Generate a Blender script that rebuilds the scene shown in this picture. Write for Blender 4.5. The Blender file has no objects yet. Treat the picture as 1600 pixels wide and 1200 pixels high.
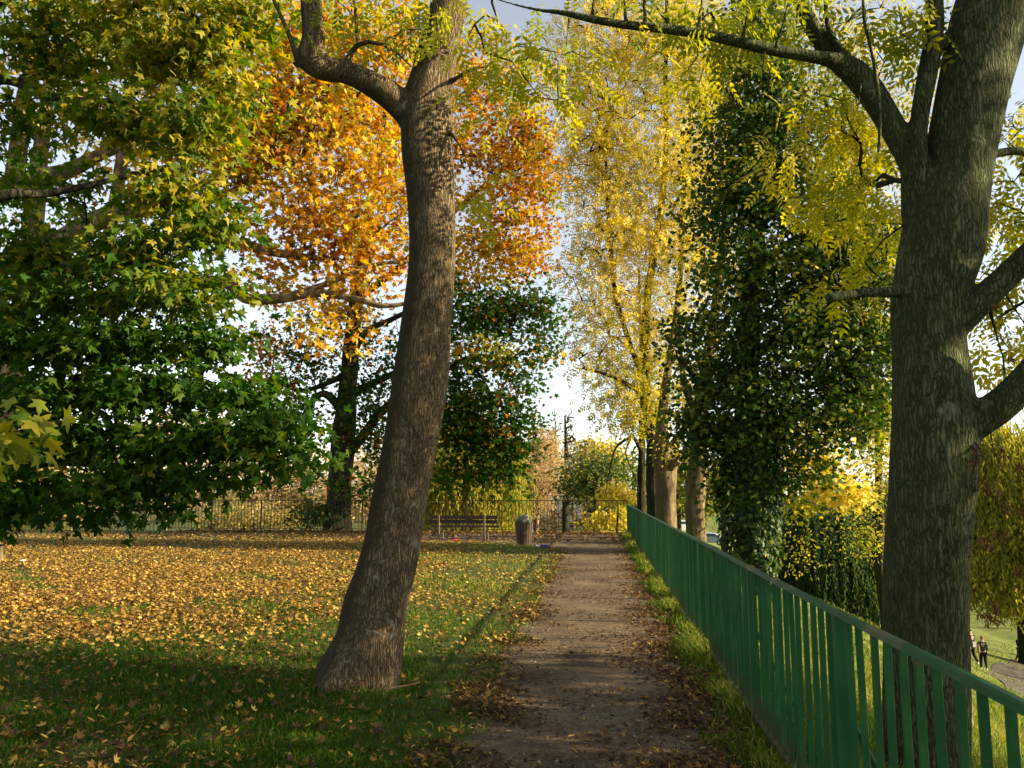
import bpy, math, random
import numpy as np
from mathutils import Vector, Matrix

# ------------------------------------------------------------------ camera, sky, sun, exposure
S = bpy.context.scene
COL = S.collection
EYE = 1.6
FPX = 1256.0                                  # focal length in photo pixels (1600 wide)
PITCH = math.atan(165 / FPX)
YAW = math.atan(135 / FPX * math.cos(PITCH))
cam_d = bpy.data.cameras.new("camera"); cam = bpy.data.objects.new("camera", cam_d); COL.objects.link(cam)
cam_d.sensor_width = 36.0; cam_d.lens = FPX / 1600 * 36.0
cam_d.clip_start = 0.05; cam_d.clip_end = 3000
cam.location = (0, 0, EYE); cam.rotation_euler = (math.pi / 2 + PITCH, 0, YAW)
S.camera = cam

SUN_EL, SUN_AZ = math.radians(23), math.radians(94)      # azimuth clockwise from +Y
w = bpy.data.worlds.new("World"); S.world = w; w.use_nodes = True
nt = w.node_tree
sky = nt.nodes.new("ShaderNodeTexSky"); sky.sky_type = 'NISHITA'; sky.sun_disc = False
sky.sun_elevation = SUN_EL; sky.sun_rotation = SUN_AZ
sky.air_density = 1.0; sky.dust_density = 0.4; sky.ozone_density = 0.6
hz = nt.nodes.new("ShaderNodeHueSaturation")               # thin high cloud: a paler, milkier sky
hz.inputs["Saturation"].default_value = 0.46; hz.inputs["Value"].default_value = 1.05
nt.links.new(sky.outputs[0], hz.inputs["Color"]); nt.links.new(hz.outputs[0], nt.nodes["Background"].inputs[0])
nt.nodes["Background"].inputs[1].default_value = 0.092
sd = bpy.data.lights.new("sun", 'SUN'); sun = bpy.data.objects.new("sun", sd); COL.objects.link(sun)
sd.energy = 5.0; sd.angle = math.radians(0.5); sd.color = (1.0, 0.84, 0.54)
tosun = Vector((math.sin(SUN_AZ) * math.cos(SUN_EL), math.cos(SUN_AZ) * math.cos(SUN_EL), math.sin(SUN_EL)))
sun.rotation_euler = tosun.to_track_quat('Z', 'Y').to_euler(); sun.location = (30, -5, 20)
S.view_settings.view_transform = 'Standard'; S.view_settings.look = 'None'
S.view_settings.exposure = 1.42; S.view_settings.gamma = 1.0; S.view_settings.use_curve_mapping = False
S.cycles.max_bounces = 6; S.cycles.diffuse_bounces = 3; S.cycles.glossy_bounces = 2
S.cycles.transmission_bounces = 4; S.cycles.transparent_max_bounces = 4
S.cycles.use_denoising = True

rng = np.random.default_rng(11)
random.seed(5)

# ------------------------------------------------------------------ pixel -> place helpers (photo pixels, 1600x1200)
CAMR = np.array(Matrix.Rotation(YAW, 3, 'Z') @ Matrix.Rotation(math.pi / 2 + PITCH, 3, 'X'))
def ray(px, py):
    return CAMR @ np.array([(px - 800) / FPX, (600 - py) / FPX, -1.0])
def at(px, py, Y):
    d = ray(px, py); t = Y / d[1]
    return np.array([0, 0, EYE]) + d * t
def mpp(px, py, Y):                            # metres per photo pixel at that point
    return (Y / ray(px, py)[1]) / FPX
def smooth(a, b, x):
    t = np.clip((x - a) / (b - a), 0, 1); return t * t * (3 - 2 * t)

def height(x, y):
    x = np.asarray(x, float); y = np.asarray(y, float)
    s = np.maximum(x - 1.3, 0)
    hr = -(0.42 * np.minimum(s, 18.7) + 0.24 * np.clip(s - 18.7, 0, 16) + 0.06 * np.clip(s - 34.7, 0, 80))
    u = np.maximum(y - 30.6, 0)
    hb = -3.4 * (1 - np.exp(-u / 9.0))
    h = np.minimum(hr, hb)
    n = 0.18 * np.sin(x * .43 + 1.1) * np.sin(y * .31) + .1 * np.sin(x * .9 + y * .6)
    return h + n * smooth(.5, 3.5, -h)

# ------------------------------------------------------------------ materials
def mat(name):
    m = bpy.data.materials.new(name); m.use_nodes = True
    t = m.node_tree; t.nodes.clear()
    out = t.nodes.new("ShaderNodeOutputMaterial")
    return m, t, out
def N(t, typ, **kw):
    n = t.nodes.new(typ)
    for k, v in kw.items():
        if k in n.inputs.keys(): n.inputs[k].default_value = v
        else: setattr(n, k, v)
    return n
def ramp(t, fac, stops, interp='LINEAR'):
    r = t.nodes.new("ShaderNodeValToRGB"); r.color_ramp.interpolation = interp
    e = r.color_ramp.elements
    while len(e) < len(stops): e.new(.5)
    for i, (p, c) in enumerate(stops):
        e[i].position = p; e[i].color = (*c, 1) if len(c) == 3 else c
    t.links.new(fac, r.inputs[0]); return r.outputs[0]
def noise(t, vec, scale, detail=4, rough=.55, dist=0):
    n = N(t, "ShaderNodeTexNoise", Scale=scale, Detail=detail, Roughness=rough, Distortion=dist)
    t.links.new(vec, n.inputs["Vector"]); return n.outputs["Fac"]
def mapping(t, scale=(1, 1, 1), kind="Object"):
    c = t.nodes.new("ShaderNodeTexCoord"); m = t.nodes.new("ShaderNodeMapping")
    m.inputs["Scale"].default_value = scale
    t.links.new(c.outputs[kind], m.inputs[0]); return m.outputs[0]
def mix(t, fac, a, b, typ='MIX'):
    m = t.nodes.new("ShaderNodeMixRGB"); m.blend_type = typ
    for i, v in enumerate((fac, a, b)):
        if isinstance(v, (int, float)): m.inputs[i].default_value = v if i == 0 else (v, v, v, 1)
        elif isinstance(v, tuple): m.inputs[i].default_value = (*v, 1)
        else: t.links.new(v, m.inputs[i])
    return m.outputs[0]
def principled(t, out, col, rough=.7, spec=.3, bump=None, bs=.5, bd=.02, metal=0):
    p = t.nodes.new("ShaderNodeBsdfPrincipled")
    if isinstance(col, tuple): p.inputs["Base Color"].default_value = (*col, 1)
    else: t.links.new(col, p.inputs["Base Color"])
    p.inputs["Roughness"].default_value = rough; p.inputs["Specular IOR Level"].default_value = spec
    p.inputs["Metallic"].default_value = metal
    if bump is not None:
        b = N(t, "ShaderNodeBump", Strength=bs, Distance=bd)
        t.links.new(bump, b.inputs["Height"]); t.links.new(b.outputs[0], p.inputs["Normal"])
    t.links.new(p.outputs[0], out.inputs[0]); return p

def leaf_mat(name, stops, transl=.48, rough=.6, tboost=1.35):
    m, t, out = mat(name)
    a = N(t, "ShaderNodeAttribute", attribute_name="tint")
    c = ramp(t, a.outputs["Fac"], stops)
    p = t.nodes.new("ShaderNodeBsdfPrincipled")
    t.links.new(c, p.inputs["Base Color"]); p.inputs["Roughness"].default_value = rough
    p.inputs["Specular IOR Level"].default_value = .14
    tr = t.nodes.new("ShaderNodeBsdfTranslucent")
    hs = N(t, "ShaderNodeHueSaturation", Saturation=1.12, Value=tboost)
    t.links.new(c, hs.inputs["Color"]); t.links.new(hs.outputs[0], tr.inputs[0])
    mx = t.nodes.new("ShaderNodeMixShader"); mx.inputs[0].default_value = transl
    t.links.new(p.outputs[0], mx.inputs[1]); t.links.new(tr.outputs[0], mx.inputs[2])
    t.links.new(mx.outputs[0], out.inputs[0]); return m

M = {}
M['maple_leaf'] = leaf_mat("green_maple_leaf", [(0, (.018, .058, .007)), (.4, (.048, .115, .009)), (.65, (.11, .16, .018)), (.85, (.25, .25, .025)), (1, (.42, .34, .04))])
M['gold_leaf'] = leaf_mat("golden_leaf", [(0, (.028, .080, .010)), (.2, (.065, .115, .013)), (.3, (.17, .065, .014)), (.48, (.40, .15, .014)), (.68, (.54, .29, .024)), (.85, (.56, .42, .06)), (1, (.40, .40, .05))])
M['yellow_leaf'] = leaf_mat("yellow_leaf", [(0, (.10, .14, .022)), (.3, (.25, .28, .04)), (.6, (.46, .39, .05)), (.85, (.58, .45, .065)), (1, (.66, .53, .13))])
M['ash_leaf'] = leaf_mat("ash_leaf", [(0, (.07, .12, .014)), (.5, (.26, .29, .025)), (1, (.56, .46, .05))])
M['ivy_leaf'] = leaf_mat("ivy_leaf", [(0, (.012, .032, .008)), (.45, (.030, .070, .011)), (.7, (.09, .125, .016)), (.88, (.24, .24, .025)), (1, (.46, .40, .05))], transl=.28, rough=.4)
M['willow_leaf'] = leaf_mat("willow_leaf", [(0, (.02, .06, .03)), (.5, (.14, .17, .03)), (1, (.55, .45, .06))])
M['bush_leaf'] = leaf_mat("bush_leaf", [(0, (.05, .09, .018)), (.4, (.22, .20, .04)), (.7, (.40, .30, .09)), (1, (.52, .38, .20))])
M['litter'] = leaf_mat("fallen_leaf", [(0, (.045, .026, .015)), (.3, (.11, .060, .026)), (.55, (.26, .135, .032)), (.8, (.44, .27, .048)), (1, (.56, .41, .11))], transl=.12, tboost=1.1)
M['grass'] = leaf_mat("grass_blade", [(0, (.024, .062, .006)), (.45, (.060, .125, .009)), (.75, (.17, .20, .020)), (1, (.42, .37, .11))], transl=.4)

def bark(name, dark, light, lich, sc=26, moss=(.05, .06, .012), bs=1.0, lichen_amt=.6, shade_algae=.8):
    m, t, out = mat(name)
    v0 = mapping(t, (1, 1, .10))
    v1 = mapping(t, (1, 1, 1))
    wn = N(t, "ShaderNodeTexNoise", Scale=9.0, Detail=3.0); t.links.new(v1, wn.inputs["Vector"])
    wv = t.nodes.new("ShaderNodeVectorMath"); wv.operation = 'MULTIPLY_ADD'
    t.links.new(wn.outputs["Color"], wv.inputs[0]); wv.inputs[1].default_value = (.06, .06, .03); t.links.new(v0, wv.inputs[2])
    vo = N(t, "ShaderNodeTexVoronoi", Scale=sc, feature='DISTANCE_TO_EDGE'); t.links.new(wv.outputs[0], vo.inputs["Vector"])
    fine = noise(t, wv.outputs[0], sc * 3.2, 5, .65)
    hgt = mix(t, .5, ramp(t, vo.outputs["Distance"], [(0, (.1, .1, .1)), (.12, (.5, .5, .5)), (.5, (1, 1, 1))]), fine)
    col = ramp(t, hgt, [(0.18, tuple(c * .5 for c in dark)), (.42, dark), (.75, light)])
    big = noise(t, v1, 2.3, 5, .6)
    col = mix(t, ramp(t, big, [(.42, (0, 0, 0)), (.62, (.8, .8, .8))]), col, mix(t, .5, moss, col))
    col = mix(t, 1.0, col, ramp(t, noise(t, mapping(t, (1, 1, .45)), 6.5, 5, .65, .8), [(.3, (.55, .52, .48)), (.5, (.95, .95, .95)), (.7, (1.25, 1.2, 1.1))]), 'MULTIPLY')
    l1 = ramp(t, noise(t, v1, 5.5, 6, .7, .6), [(.60, (0, 0, 0)), (.66, (lichen_amt,) * 3)])
    col = mix(t, l1, col, lich)
    l2 = ramp(t, noise(t, v1, 19, 4, .7, .4), [(.66, (0, 0, 0)), (.70, (lichen_amt * .8,) * 3)])
    col = mix(t, l2, col, lich)
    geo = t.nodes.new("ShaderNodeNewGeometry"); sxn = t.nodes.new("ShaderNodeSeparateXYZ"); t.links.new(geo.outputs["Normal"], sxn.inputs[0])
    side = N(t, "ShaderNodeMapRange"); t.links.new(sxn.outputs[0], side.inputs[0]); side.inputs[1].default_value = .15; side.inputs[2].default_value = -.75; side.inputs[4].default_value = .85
    shade_alg = ramp(t, mix(t, .5, side.outputs[0], noise(t, v1, 4, 5, .7)), [(.36, (0, 0, 0)), (.58, (shade_algae,) * 3)])  # side away from the sun darkened in the colour: shade plus some algae
    col = mix(t, shade_alg, col, mix(t, .6, tuple(c * .35 for c in dark), tuple(c * .5 for c in moss)))
    principled(t, out, col, .9, .12, hgt, bs, .055)
    return m
M['bark_lean'] = bark("furrowed_bark", (.115, .08, .048), (.42, .31, .185), (.40, .40, .30), 54, (.10, .085, .035), .9, shade_algae=.9)
M['bark_ash'] = bark("mossy_ash_bark", (.055, .063, .028), (.235, .245, .125), (.27, .31, .19), 48, (.06, .082, .02), .9, shade_algae=.45)
M['bark_dark'] = bark("dark_bark", (.025, .020, .015), (.085, .07, .05), (.12, .12, .09), 12, lichen_amt=.3)
M['bark_pale'] = bark("pale_plane_bark", (.12, .085, .05), (.31, .235, .14), (.38, .33, .24), 5, (.20, .15, .07), bs=.35)
M['twig'] = bark("twig_bark", (.03, .023, .016), (.10, .075, .05), (.14, .13, .10), 14, bs=.4, lichen_amt=.3)
M['twig_pink'] = bark("pale_twig", (.22, .13, .09), (.46, .30, .21), (.5, .36, .26), 8, (.3, .2, .12), bs=.2)

def simple(name, col, rough=.6, spec=.3, var=.25, sc=12, metal=0, bs=.15):
    m, t, out = mat(name)
    v = mapping(t); n = noise(t, v, sc, 5, .6)
    c = mix(t, ramp(t, n, [(.3, (0, 0, 0)), (.7, (1, 1, 1))]), tuple(x * (1 - var) for x in col), tuple(min(1, x * (1 + var)) for x in col))
    principled(t, out, c, rough, spec, n, bs, .01, metal); return m

# green paint with chips of rust and worn film
m, t, out = mat("green_fence_paint")
v = mapping(t)
base = mix(t, ramp(t, noise(t, v, 3, 4), [(.35, (0, 0, 0)), (.65, (1, 1, 1))]), (.006, .070, .020), (.014, .098, .025))
sp = ramp(t, noise(t, v, 60, 4, .6), [(.68, (0, 0, 0)), (.72, (.7, .7, .7))])
base = mix(t, sp, base, (.09, .12, .06))
drip = ramp(t, noise(t, mapping(t, (14, 14, 1.2)), 1.6, 4, .6), [(.56, (0, 0, 0)), (.7, (.5, .5, .5))])
base = mix(t, drip, base, (.05, .11, .03))
sxp = t.nodes.new('ShaderNodeSeparateXYZ'); t.links.new(v, sxp.inputs[0])
low = ramp(t, mix(t, .5, mix(t, 0, ramp(t, sxp.outputs[2], [(.0, (1, 1, 1)), (.45, (0, 0, 0))]), 0.0), noise(t, v, 24, 5, .7)), [(.46, (0, 0, 0)), (.62, (.75, .75, .75))])
base = mix(t, low, base, (.06, .05, .025))
rst = ramp(t, noise(t, v, 17, 6, .75, .5), [(.60, (0, 0, 0)), (.66, (.8, .8, .8))])
base = mix(t, rst, base, (.10, .055, .025))
principled(t, out, base, .5, .25, noise(t, v, 40, 3), .12, .01)
M['fence_green'] = m
m, t, out = mat("worn_rail_paint")
v = mapping(t, (1, .35, 1))
wear = ramp(t, noise(t, v, 7, 6, .7), [(.54, (0, 0, 0)), (.66, (1, 1, 1))])
base = mix(t, wear, (.006, .068, .022), (.11, .10, .055))
principled(t, out, base, .5, .25, noise(t, v, 30, 3), .15, .01)
M['rail_worn'] = m
M['fence_dark'] = simple("rusty_dark_iron", (.045, .03, .02), .7, .3, .4)
M['fence_olive'] = simple("olive_picket_paint", (.16, .20, .10), .6, .3, .3)
M['bench_wood'] = simple("dark_bench_wood", (.030, .018, .013), .55, .3, .4, 9)
M['bench_leg'] = simple("pale_bench_support", (.15, .11, .08), .8, .2, .25, 20)
M['bin_wood'] = simple("weathered_bin_slat", (.075, .050, .034), .75, .2, .35, 14)
M['bin_hoop'] = simple("bin_steel", (.05, .045, .04), .5, .4)
M['bin_liner'] = simple("grey_bin_liner", (.17, .18, .155), .5, .4, .15, 6)
M['blue_plastic'] = simple("blue_plastic", (.06, .06, .40), .35, .5)
M['white_plastic'] = simple("white_plastic", (.75, .75, .78), .4, .5, .1)
M['red_plastic'] = simple("red_plastic", (.55, .06, .05), .4, .5, .15)

# terrain
m, t, out = mat("lawn_soil")
v = mapping(t)
n1 = noise(t, v, .35, 5); n2 = noise(t, v, 9, 6, .7); n3 = noise(t, v, 45, 4, .7)
g = ramp(t, n2, [(.3, (.030, .055, .012)), (.5, (.055, .095, .016)), (.7, (.11, .12, .03))])
so = ramp(t, n3, [(.3, (.045, .032, .02)), (.6, (.10, .07, .04)), (.75, (.30, .18, .05))])
c = mix(t, ramp(t, n1, [(.38, (.15, .15, .15)), (.62, (.55, .55, .55))]), g, so)
sx = t.nodes.new("ShaderNodeSeparateXYZ"); t.links.new(v, sx.inputs[0])
mr = N(t, "ShaderNodeMapRange"); t.links.new(sx.outputs[0], mr.inputs[0]); mr.inputs[1].default_value = 1.2; mr.inputs[2].default_value = 3
dry = ramp(t, noise(t, v, 1.3, 6, .7), [(.3, (.05, .085, .016)), (.52, (.12, .14, .03)), (.68, (.22, .19, .07)), (.8, (.30, .25, .11))])
c = mix(t, mr.outputs[0], c, dry)
principled(t, out, c, .95, .1, mix(t, .5, n2, n3), .6, .04)
M['lawn'] = m
# dirt
def dirt(name, a, b, c_):
    m, t, out = mat(name)
    v = mapping(t)
    n1 = noise(t, v, 1.1, 6, .65); n2 = noise(t, v, 14, 6, .7)
    c = ramp(t, mix(t, .45, n1, n2), [(.36, a), (.5, b), (.66, c_)])
    vo = N(t, "ShaderNodeTexVoronoi", Scale=70.0); t.links.new(v, vo.inputs["Vector"])
    peb = ramp(t, vo.outputs["Distance"], [(.10, (1, 1, 1)), (.2, (0, 0, 0))])
    rnd = ramp(t, vo.outputs["Color"], [(.72, (0, 0, 0)), (.8, (.8, .8, .8))])
    f = mix(t, 1.0, peb, rnd, 'MULTIPLY')
    c = mix(t, f, c, (.36, .31, .25))
    hh = mix(t, .5, mix(t, .5, n2, noise(t, v, 90, 3, .7)), f)
    principled(t, out, c, .92, .15, hh, 1.0, .06); return m
M['dirt'] = dirt("packed_dirt", (.058, .040, .025), (.135, .097, .060), (.25, .185, .115))
M['asphalt'] = dirt("old_asphalt", (.06, .05, .042), (.10, .085, .07), (.15, .125, .10))

# ------------------------------------------------------------------ mesh helpers
def link(o, parent=None):
    COL.objects.link(o)
    if parent is not None: o.parent = parent
    return o
def thing(name, label, cat, group=None, loc=(0, 0, 0), rz=0):
    o = bpy.data.objects.new(name, None); o.empty_display_size = .2; COL.objects.link(o)
    o.location = loc; o.rotation_euler = (0, 0, rz); tag(o, label, cat, group); return o
def tag(o, label, cat, group=None, kind=None):
    if label: o["label"] = label
    if cat: o["category"] = cat
    if group: o["group"] = group
    if kind: o["kind"] = kind
    return o
def np_mesh(name, verts, faces, nper, m, parent=None, tint=None, smooth_=False):
    """verts (n,3), faces (k,nper) index array"""
    me = bpy.data.meshes.new(name)
    verts = np.asarray(verts, np.float32); faces = np.asarray(faces, np.int32)
    me.vertices.add(len(verts)); me.vertices.foreach_set("co", verts.ravel())
    me.loops.add(faces.size); me.loops.foreach_set("vertex_index", faces.ravel())
    k = len(faces)
    me.polygons.add(k)
    me.polygons.foreach_set("loop_start", np.arange(k, dtype=np.int32) * nper)
    me.polygons.foreach_set("loop_total", np.full(k, nper, np.int32))
    if tint is not None:
        a = me.attributes.new("tint", 'FLOAT', 'FACE'); a.data.foreach_set("value", np.asarray(tint, np.float32))
    me.update(calc_edges=True)
    if smooth_: me.polygons.foreach_set("use_smooth", np.ones(k, bool))
    me.materials.append(m)
    return link(bpy.data.objects.new(name, me), parent)

class MB:
    """collects boxes / tubes / lathes into one mesh"""
    def __init__(s): s.v = []; s.f = []
    def add(s, vs, fs):
        b = len(s.v); s.v += [tuple(map(float, p)) for p in vs]; s.f += [tuple(i + b for i in f) for f in fs]; return s
    def box(s, c, d, rot=None, bev=0):
        x, y, z = (k / 2 for k in d); b = min(bev, x * .9, y * .9, z * .9)
        if b <= 0:
            P = [(sx * x, sy * y, sz * z) for sx in (-1, 1) for sy in (-1, 1) for sz in (-1, 1)]
            F = [(0, 1, 3, 2), (4, 6, 7, 5), (0, 4, 5, 1), (2, 3, 7, 6), (0, 2, 6, 4), (1, 5, 7, 3)]
        else:                                       # chamfer the long edges round z-section
            ring = [(-x + b, -y), (x - b, -y), (x, -y + b), (x, y - b), (x - b, y), (-x + b, y), (-x, y - b), (-x, -y + b)]
            P = [(a, c_, -z) for a, c_ in ring] + [(a, c_, z) for a, c_ in ring]
            F = [(i, (i + 1) % 8, 8 + (i + 1) % 8, 8 + i) for i in range(8)] + [tuple(range(7, -1, -1)), tuple(range(8, 16))]
        R = rot if rot is not None else Matrix.Identity(3)
        return s.add([tuple(R @ Vector(p) + Vector(c)) for p in P], F)
    def tube(s, pts, rad, k=8, cap=True):
        pts = [Vector(p) for p in pts]; n = len(pts)
        if not hasattr(rad, '__len__'): rad = [rad] * n
        tg = [(pts[min(i + 1, n - 1)] - pts[max(i - 1, 0)]).normalized() for i in range(n)]
        u = tg[0].orthogonal().normalized(); V = []; F = []
        for i in range(n):
            u = (u - tg[i] * u.dot(tg[i])).normalized(); w_ = tg[i].cross(u)
            for j in range(k):
                a = 2 * math.pi * j / k; V.append(pts[i] + (u * math.cos(a) + w_ * math.sin(a)) * rad[i])
        for i in range(n - 1):
            for j in range(k): F.append((i * k + j, i * k + (j + 1) % k, (i + 1) * k + (j + 1) % k, (i + 1) * k + j))
        if cap: F += [tuple(range(k - 1, -1, -1)), tuple(range((n - 1) * k, n * k))]
        return s.add(V, F)
    def build(s, name, m, parent=None, smooth_=False):
        me = bpy.data.meshes.new(name); me.from_pydata(s.v, [], s.f); me.update()
        if smooth_: me.polygons.foreach_set("use_smooth", np.ones(len(me.polygons), bool))
        me.materials.append(m); return link(bpy.data.objects.new(name, me), parent)

def spline(pts, n):
    """Catmull-Rom through rows of pts (any number of columns), n samples"""
    P = np.asarray(pts, float)
    P = np.vstack([2 * P[0] - P[1], P, 2 * P[-1] - P[-2]])
    k = len(P) - 3
    ts = np.linspace(0, k, n); i = np.minimum(ts.astype(int), k - 1); f = (ts - i)[:, None]
    a, b, c, d = P[i], P[i + 1], P[i + 2], P[i + 3]
    return .5 * (2 * b + (c - a) * f + (2 * a - 5 * b + 4 * c - d) * f ** 2 + (3 * b - a - 3 * c + d) * f ** 3)

# ------------------------------------------------------------------ leaves
def star(r_tip, lobes, notch, sh=.72, da=13, base=.22, cy=.36):
    pts = []
    for i, (a, r) in enumerate(lobes):
        if sh: pts.append((a - da, r * sh))
        pts.append((a, r))
        if sh: pts.append((a + da, r * sh))
        if i < len(notch): pts.append(notch[i])
    pts.append((180, base))
    out = [(0, cy, 0)]
    for a, r in pts:
        x = math.sin(math.radians(a)) * r; y = cy + math.cos(math.radians(a)) * r
        out.append((x, y, -.22 * abs(x) - .12 * (y - cy) ** 2))
    k = len(out) - 1
    return np.array(out), np.array([(0, 1 + (i + 1) % k, 1 + i) for i in range(k)])
T_MAPLE = star(1, [(-122, .40), (-58, .58), (0, .66), (58, .58), (122, .40)], [(-90, .24), (-29, .27), (29, .27), (90, .24)])
T_MAPLE_LOW = star(1, [(-115, .42), (-57, .58), (0, .66), (57, .58), (115, .42)], [(-86, .28), (-28, .32), (28, .32), (86, .28)], sh=0)
T_CURL = (T_MAPLE_LOW[0] * np.array([.85, 1, 1]), T_MAPLE_LOW[1])
T_CURL[0][:, 2] = .55 * (np.abs(T_CURL[0][:, 0]) ** 1.3) + .5 * (T_CURL[0][:, 1] - .3) ** 2
T_MAPLE_B = (T_MAPLE[0].copy(), T_MAPLE[1])
T_MAPLE_B[0][:, 2] = .5 * np.abs(T_MAPLE_B[0][:, 0]) ** 1.2 - .35 * (T_MAPLE_B[0][:, 1] - .2) ** 2
T_MAPLE_C = (T_MAPLE[0] * np.array([.78, 1.05, 1]), T_MAPLE[1])
T_MAPLE_C[0][:, 2] = -.55 * np.abs(T_MAPLE_C[0][:, 0]) + .25 * T_MAPLE_C[0][:, 0]
T_IVY = star(1, [(-115, .42), (-60, .45), (0, .6), (60, .45), (115, .42)], [(-88, .34), (-30, .34), (30, .34), (88, .34)], sh=0)
def oval(wd=.42, fold=.12):
    V = np.array([(0, 0, 0), (-wd / 2, .32, fold), (-wd * .36, .7, fold * .7), (0, 1, 0), (wd * .36, .7, fold * .7), (wd / 2, .32, fold), (0, .5, 0)])
    return V, np.array([(0, 6, 1), (1, 6, 2), (2, 6, 3), (3, 6, 4), (4, 6, 5), (5, 6, 0)])
T_OVAL = oval()
T_LANCE = oval(.22, .05)
def diamond(wd=.6):
    return np.array([(0, 0, 0), (-wd / 2, .45, .08), (0, 1, 0), (wd / 2, .45, .08)]), np.array([(0, 3, 2), (0, 2, 1)])
T_DIA = diamond()
def compound(pairs=4, lw=.13, ll=.36):
    V = []; F = []
    def leaflet(o, d, l, wd):
        o = np.array(o); d = np.array(d) / np.linalg.norm(d); s = np.array([-d[1], d[0], 0])
        b = len(V); V.extend([o, o + d * l * .45 + s * wd / 2 + [0, 0, .015], o + d * l, o + d * l * .45 - s * wd / 2 + [0, 0, .015]])
        F.extend([(b, b + 3, b + 2), (b, b + 2, b + 1)])
    for i in range(pairs):
        y = .2 + .62 * i / max(1, pairs - 1); dz = -.25 * y * y
        for sg in (-1, 1): leaflet((0, y, dz), (sg, .75, -.25), ll * (1 - .12 * abs(i - 1.5)), lw)
    leaflet((0, .86, -.2), (0, 1, -.3), ll, lw)
    b = len(V); V.extend([np.array(p) for p in ((-.006, 0, 0), (.006, 0, 0), (0, .95, -.22))]); F.append((b, b + 1, b + 2))
    return np.array(V), np.array(F)
T_ASH = compound(4)
T_ASH_FAR = compound(3, .17, .4)

def place_leaves(templ, pos, axis, normal, size):
    V, F = templ
    axis = axis / np.linalg.norm(axis, axis=1, keepdims=True)
    side = np.cross(axis, normal); side /= np.linalg.norm(side, axis=1, keepdims=True) + 1e-9
    nrm = np.cross(side, axis)
    Q = (side[:, None, :] * V[None, :, 0:1] + axis[:, None, :] * V[None, :, 1:2] + nrm[:, None, :] * V[None, :, 2:3]) * size[:, None, None] + pos[:, None, :]
    n, k = len(pos), len(V)
    I = (np.arange(n) * k)[:, None, None] + F[None]
    return Q.reshape(-1, 3), I.reshape(-1, 3), len(F)

def leaf_arrays(templ, pos, size, tint, droop=.6, flat=.8, outward=None):
    n = len(pos)
    if isinstance(templ, list):                   # a mixture of leaf shapes
        w_ = rng.integers(0, len(templ), n); out = []; nb = 0; Vs = []; Fs = []; Ts = []
        for q, tp in enumerate(templ):
            s_ = w_ == q
            v, f, t_ = leaf_arrays(tp, pos[s_], size[s_], tint[s_], droop, flat, None if outward is None else outward[s_])
            Vs.append(v); Fs.append(f + nb); Ts.append(t_); nb += len(v)
        return np.vstack(Vs), np.vstack(Fs), np.concatenate(Ts)
    ax = rng.normal(size=(n, 3)) * (1, 1, .5); ax[:, 2] -= droop
    if outward is not None: ax += outward
    nr = rng.normal(size=(n, 3)); nr[:, 2] += flat * 1.6
    V, F, k = place_leaves(templ, pos, ax, nr, size * rng.uniform(.7, 1.2, n))
    return V, F, np.repeat(np.clip(tint, 0, 1), k)
def crown_mesh(chains, twig_m, leaves=None, leaf_m=None):
    """one crown: its twigs and its leaves"""
    V, F = tube_arrays(chains)
    F = np.concatenate([F[:, [0, 1, 2]], F[:, [0, 2, 3]]])
    mi = np.zeros(len(F), np.int32); T = np.zeros(len(F), np.float32)
    if leaves is not None:
        v, f, t_ = leaves
        mi = np.concatenate([mi, np.ones(len(f), np.int32)]); T = np.concatenate([T, t_])
        F = np.concatenate([F, f + len(V)]); V = np.vstack([V, v])
    o = np_mesh("crown", V, F, 3, twig_m, None, T)
    if leaves is not None: o.data.materials.append(leaf_m)
    o.data.polygons.foreach_set("material_index", mi)
    o.data.polygons.foreach_set("use_smooth", mi == 0)
    return o

# ------------------------------------------------------------------ tree growing
def blob_points(blobs, dens=1.0):
    """blobs: (px, py, Y, rx, ry, n, tint[, depth factor]) in photo pixels at depth Y -> cluster centres, tints, outward"""
    P = []; T = []; O = []
    for b in blobs:
        px, py, Y, rx, ry, n, ti = b[:7]; df = b[7] if len(b) > 7 else 1.0
        s = mpp(px, py, Y); c = at(px, py, Y); n = max(1, int(n * dens))
        d = rng.normal(size=(n, 3)); d /= np.linalg.norm(d, axis=1, keepdims=True)
        r = rng.uniform(0, 1, n) ** .42
        q = d * r[:, None] * np.array([rx * s, (rx + ry) / 2 * s * df, ry * s])
        P.append(c + q); T.append(np.full(n, ti) + rng.normal(size=n) * .13); O.append(d)
    return np.vstack(P), np.concatenate(T), np.vstack(O)

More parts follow.
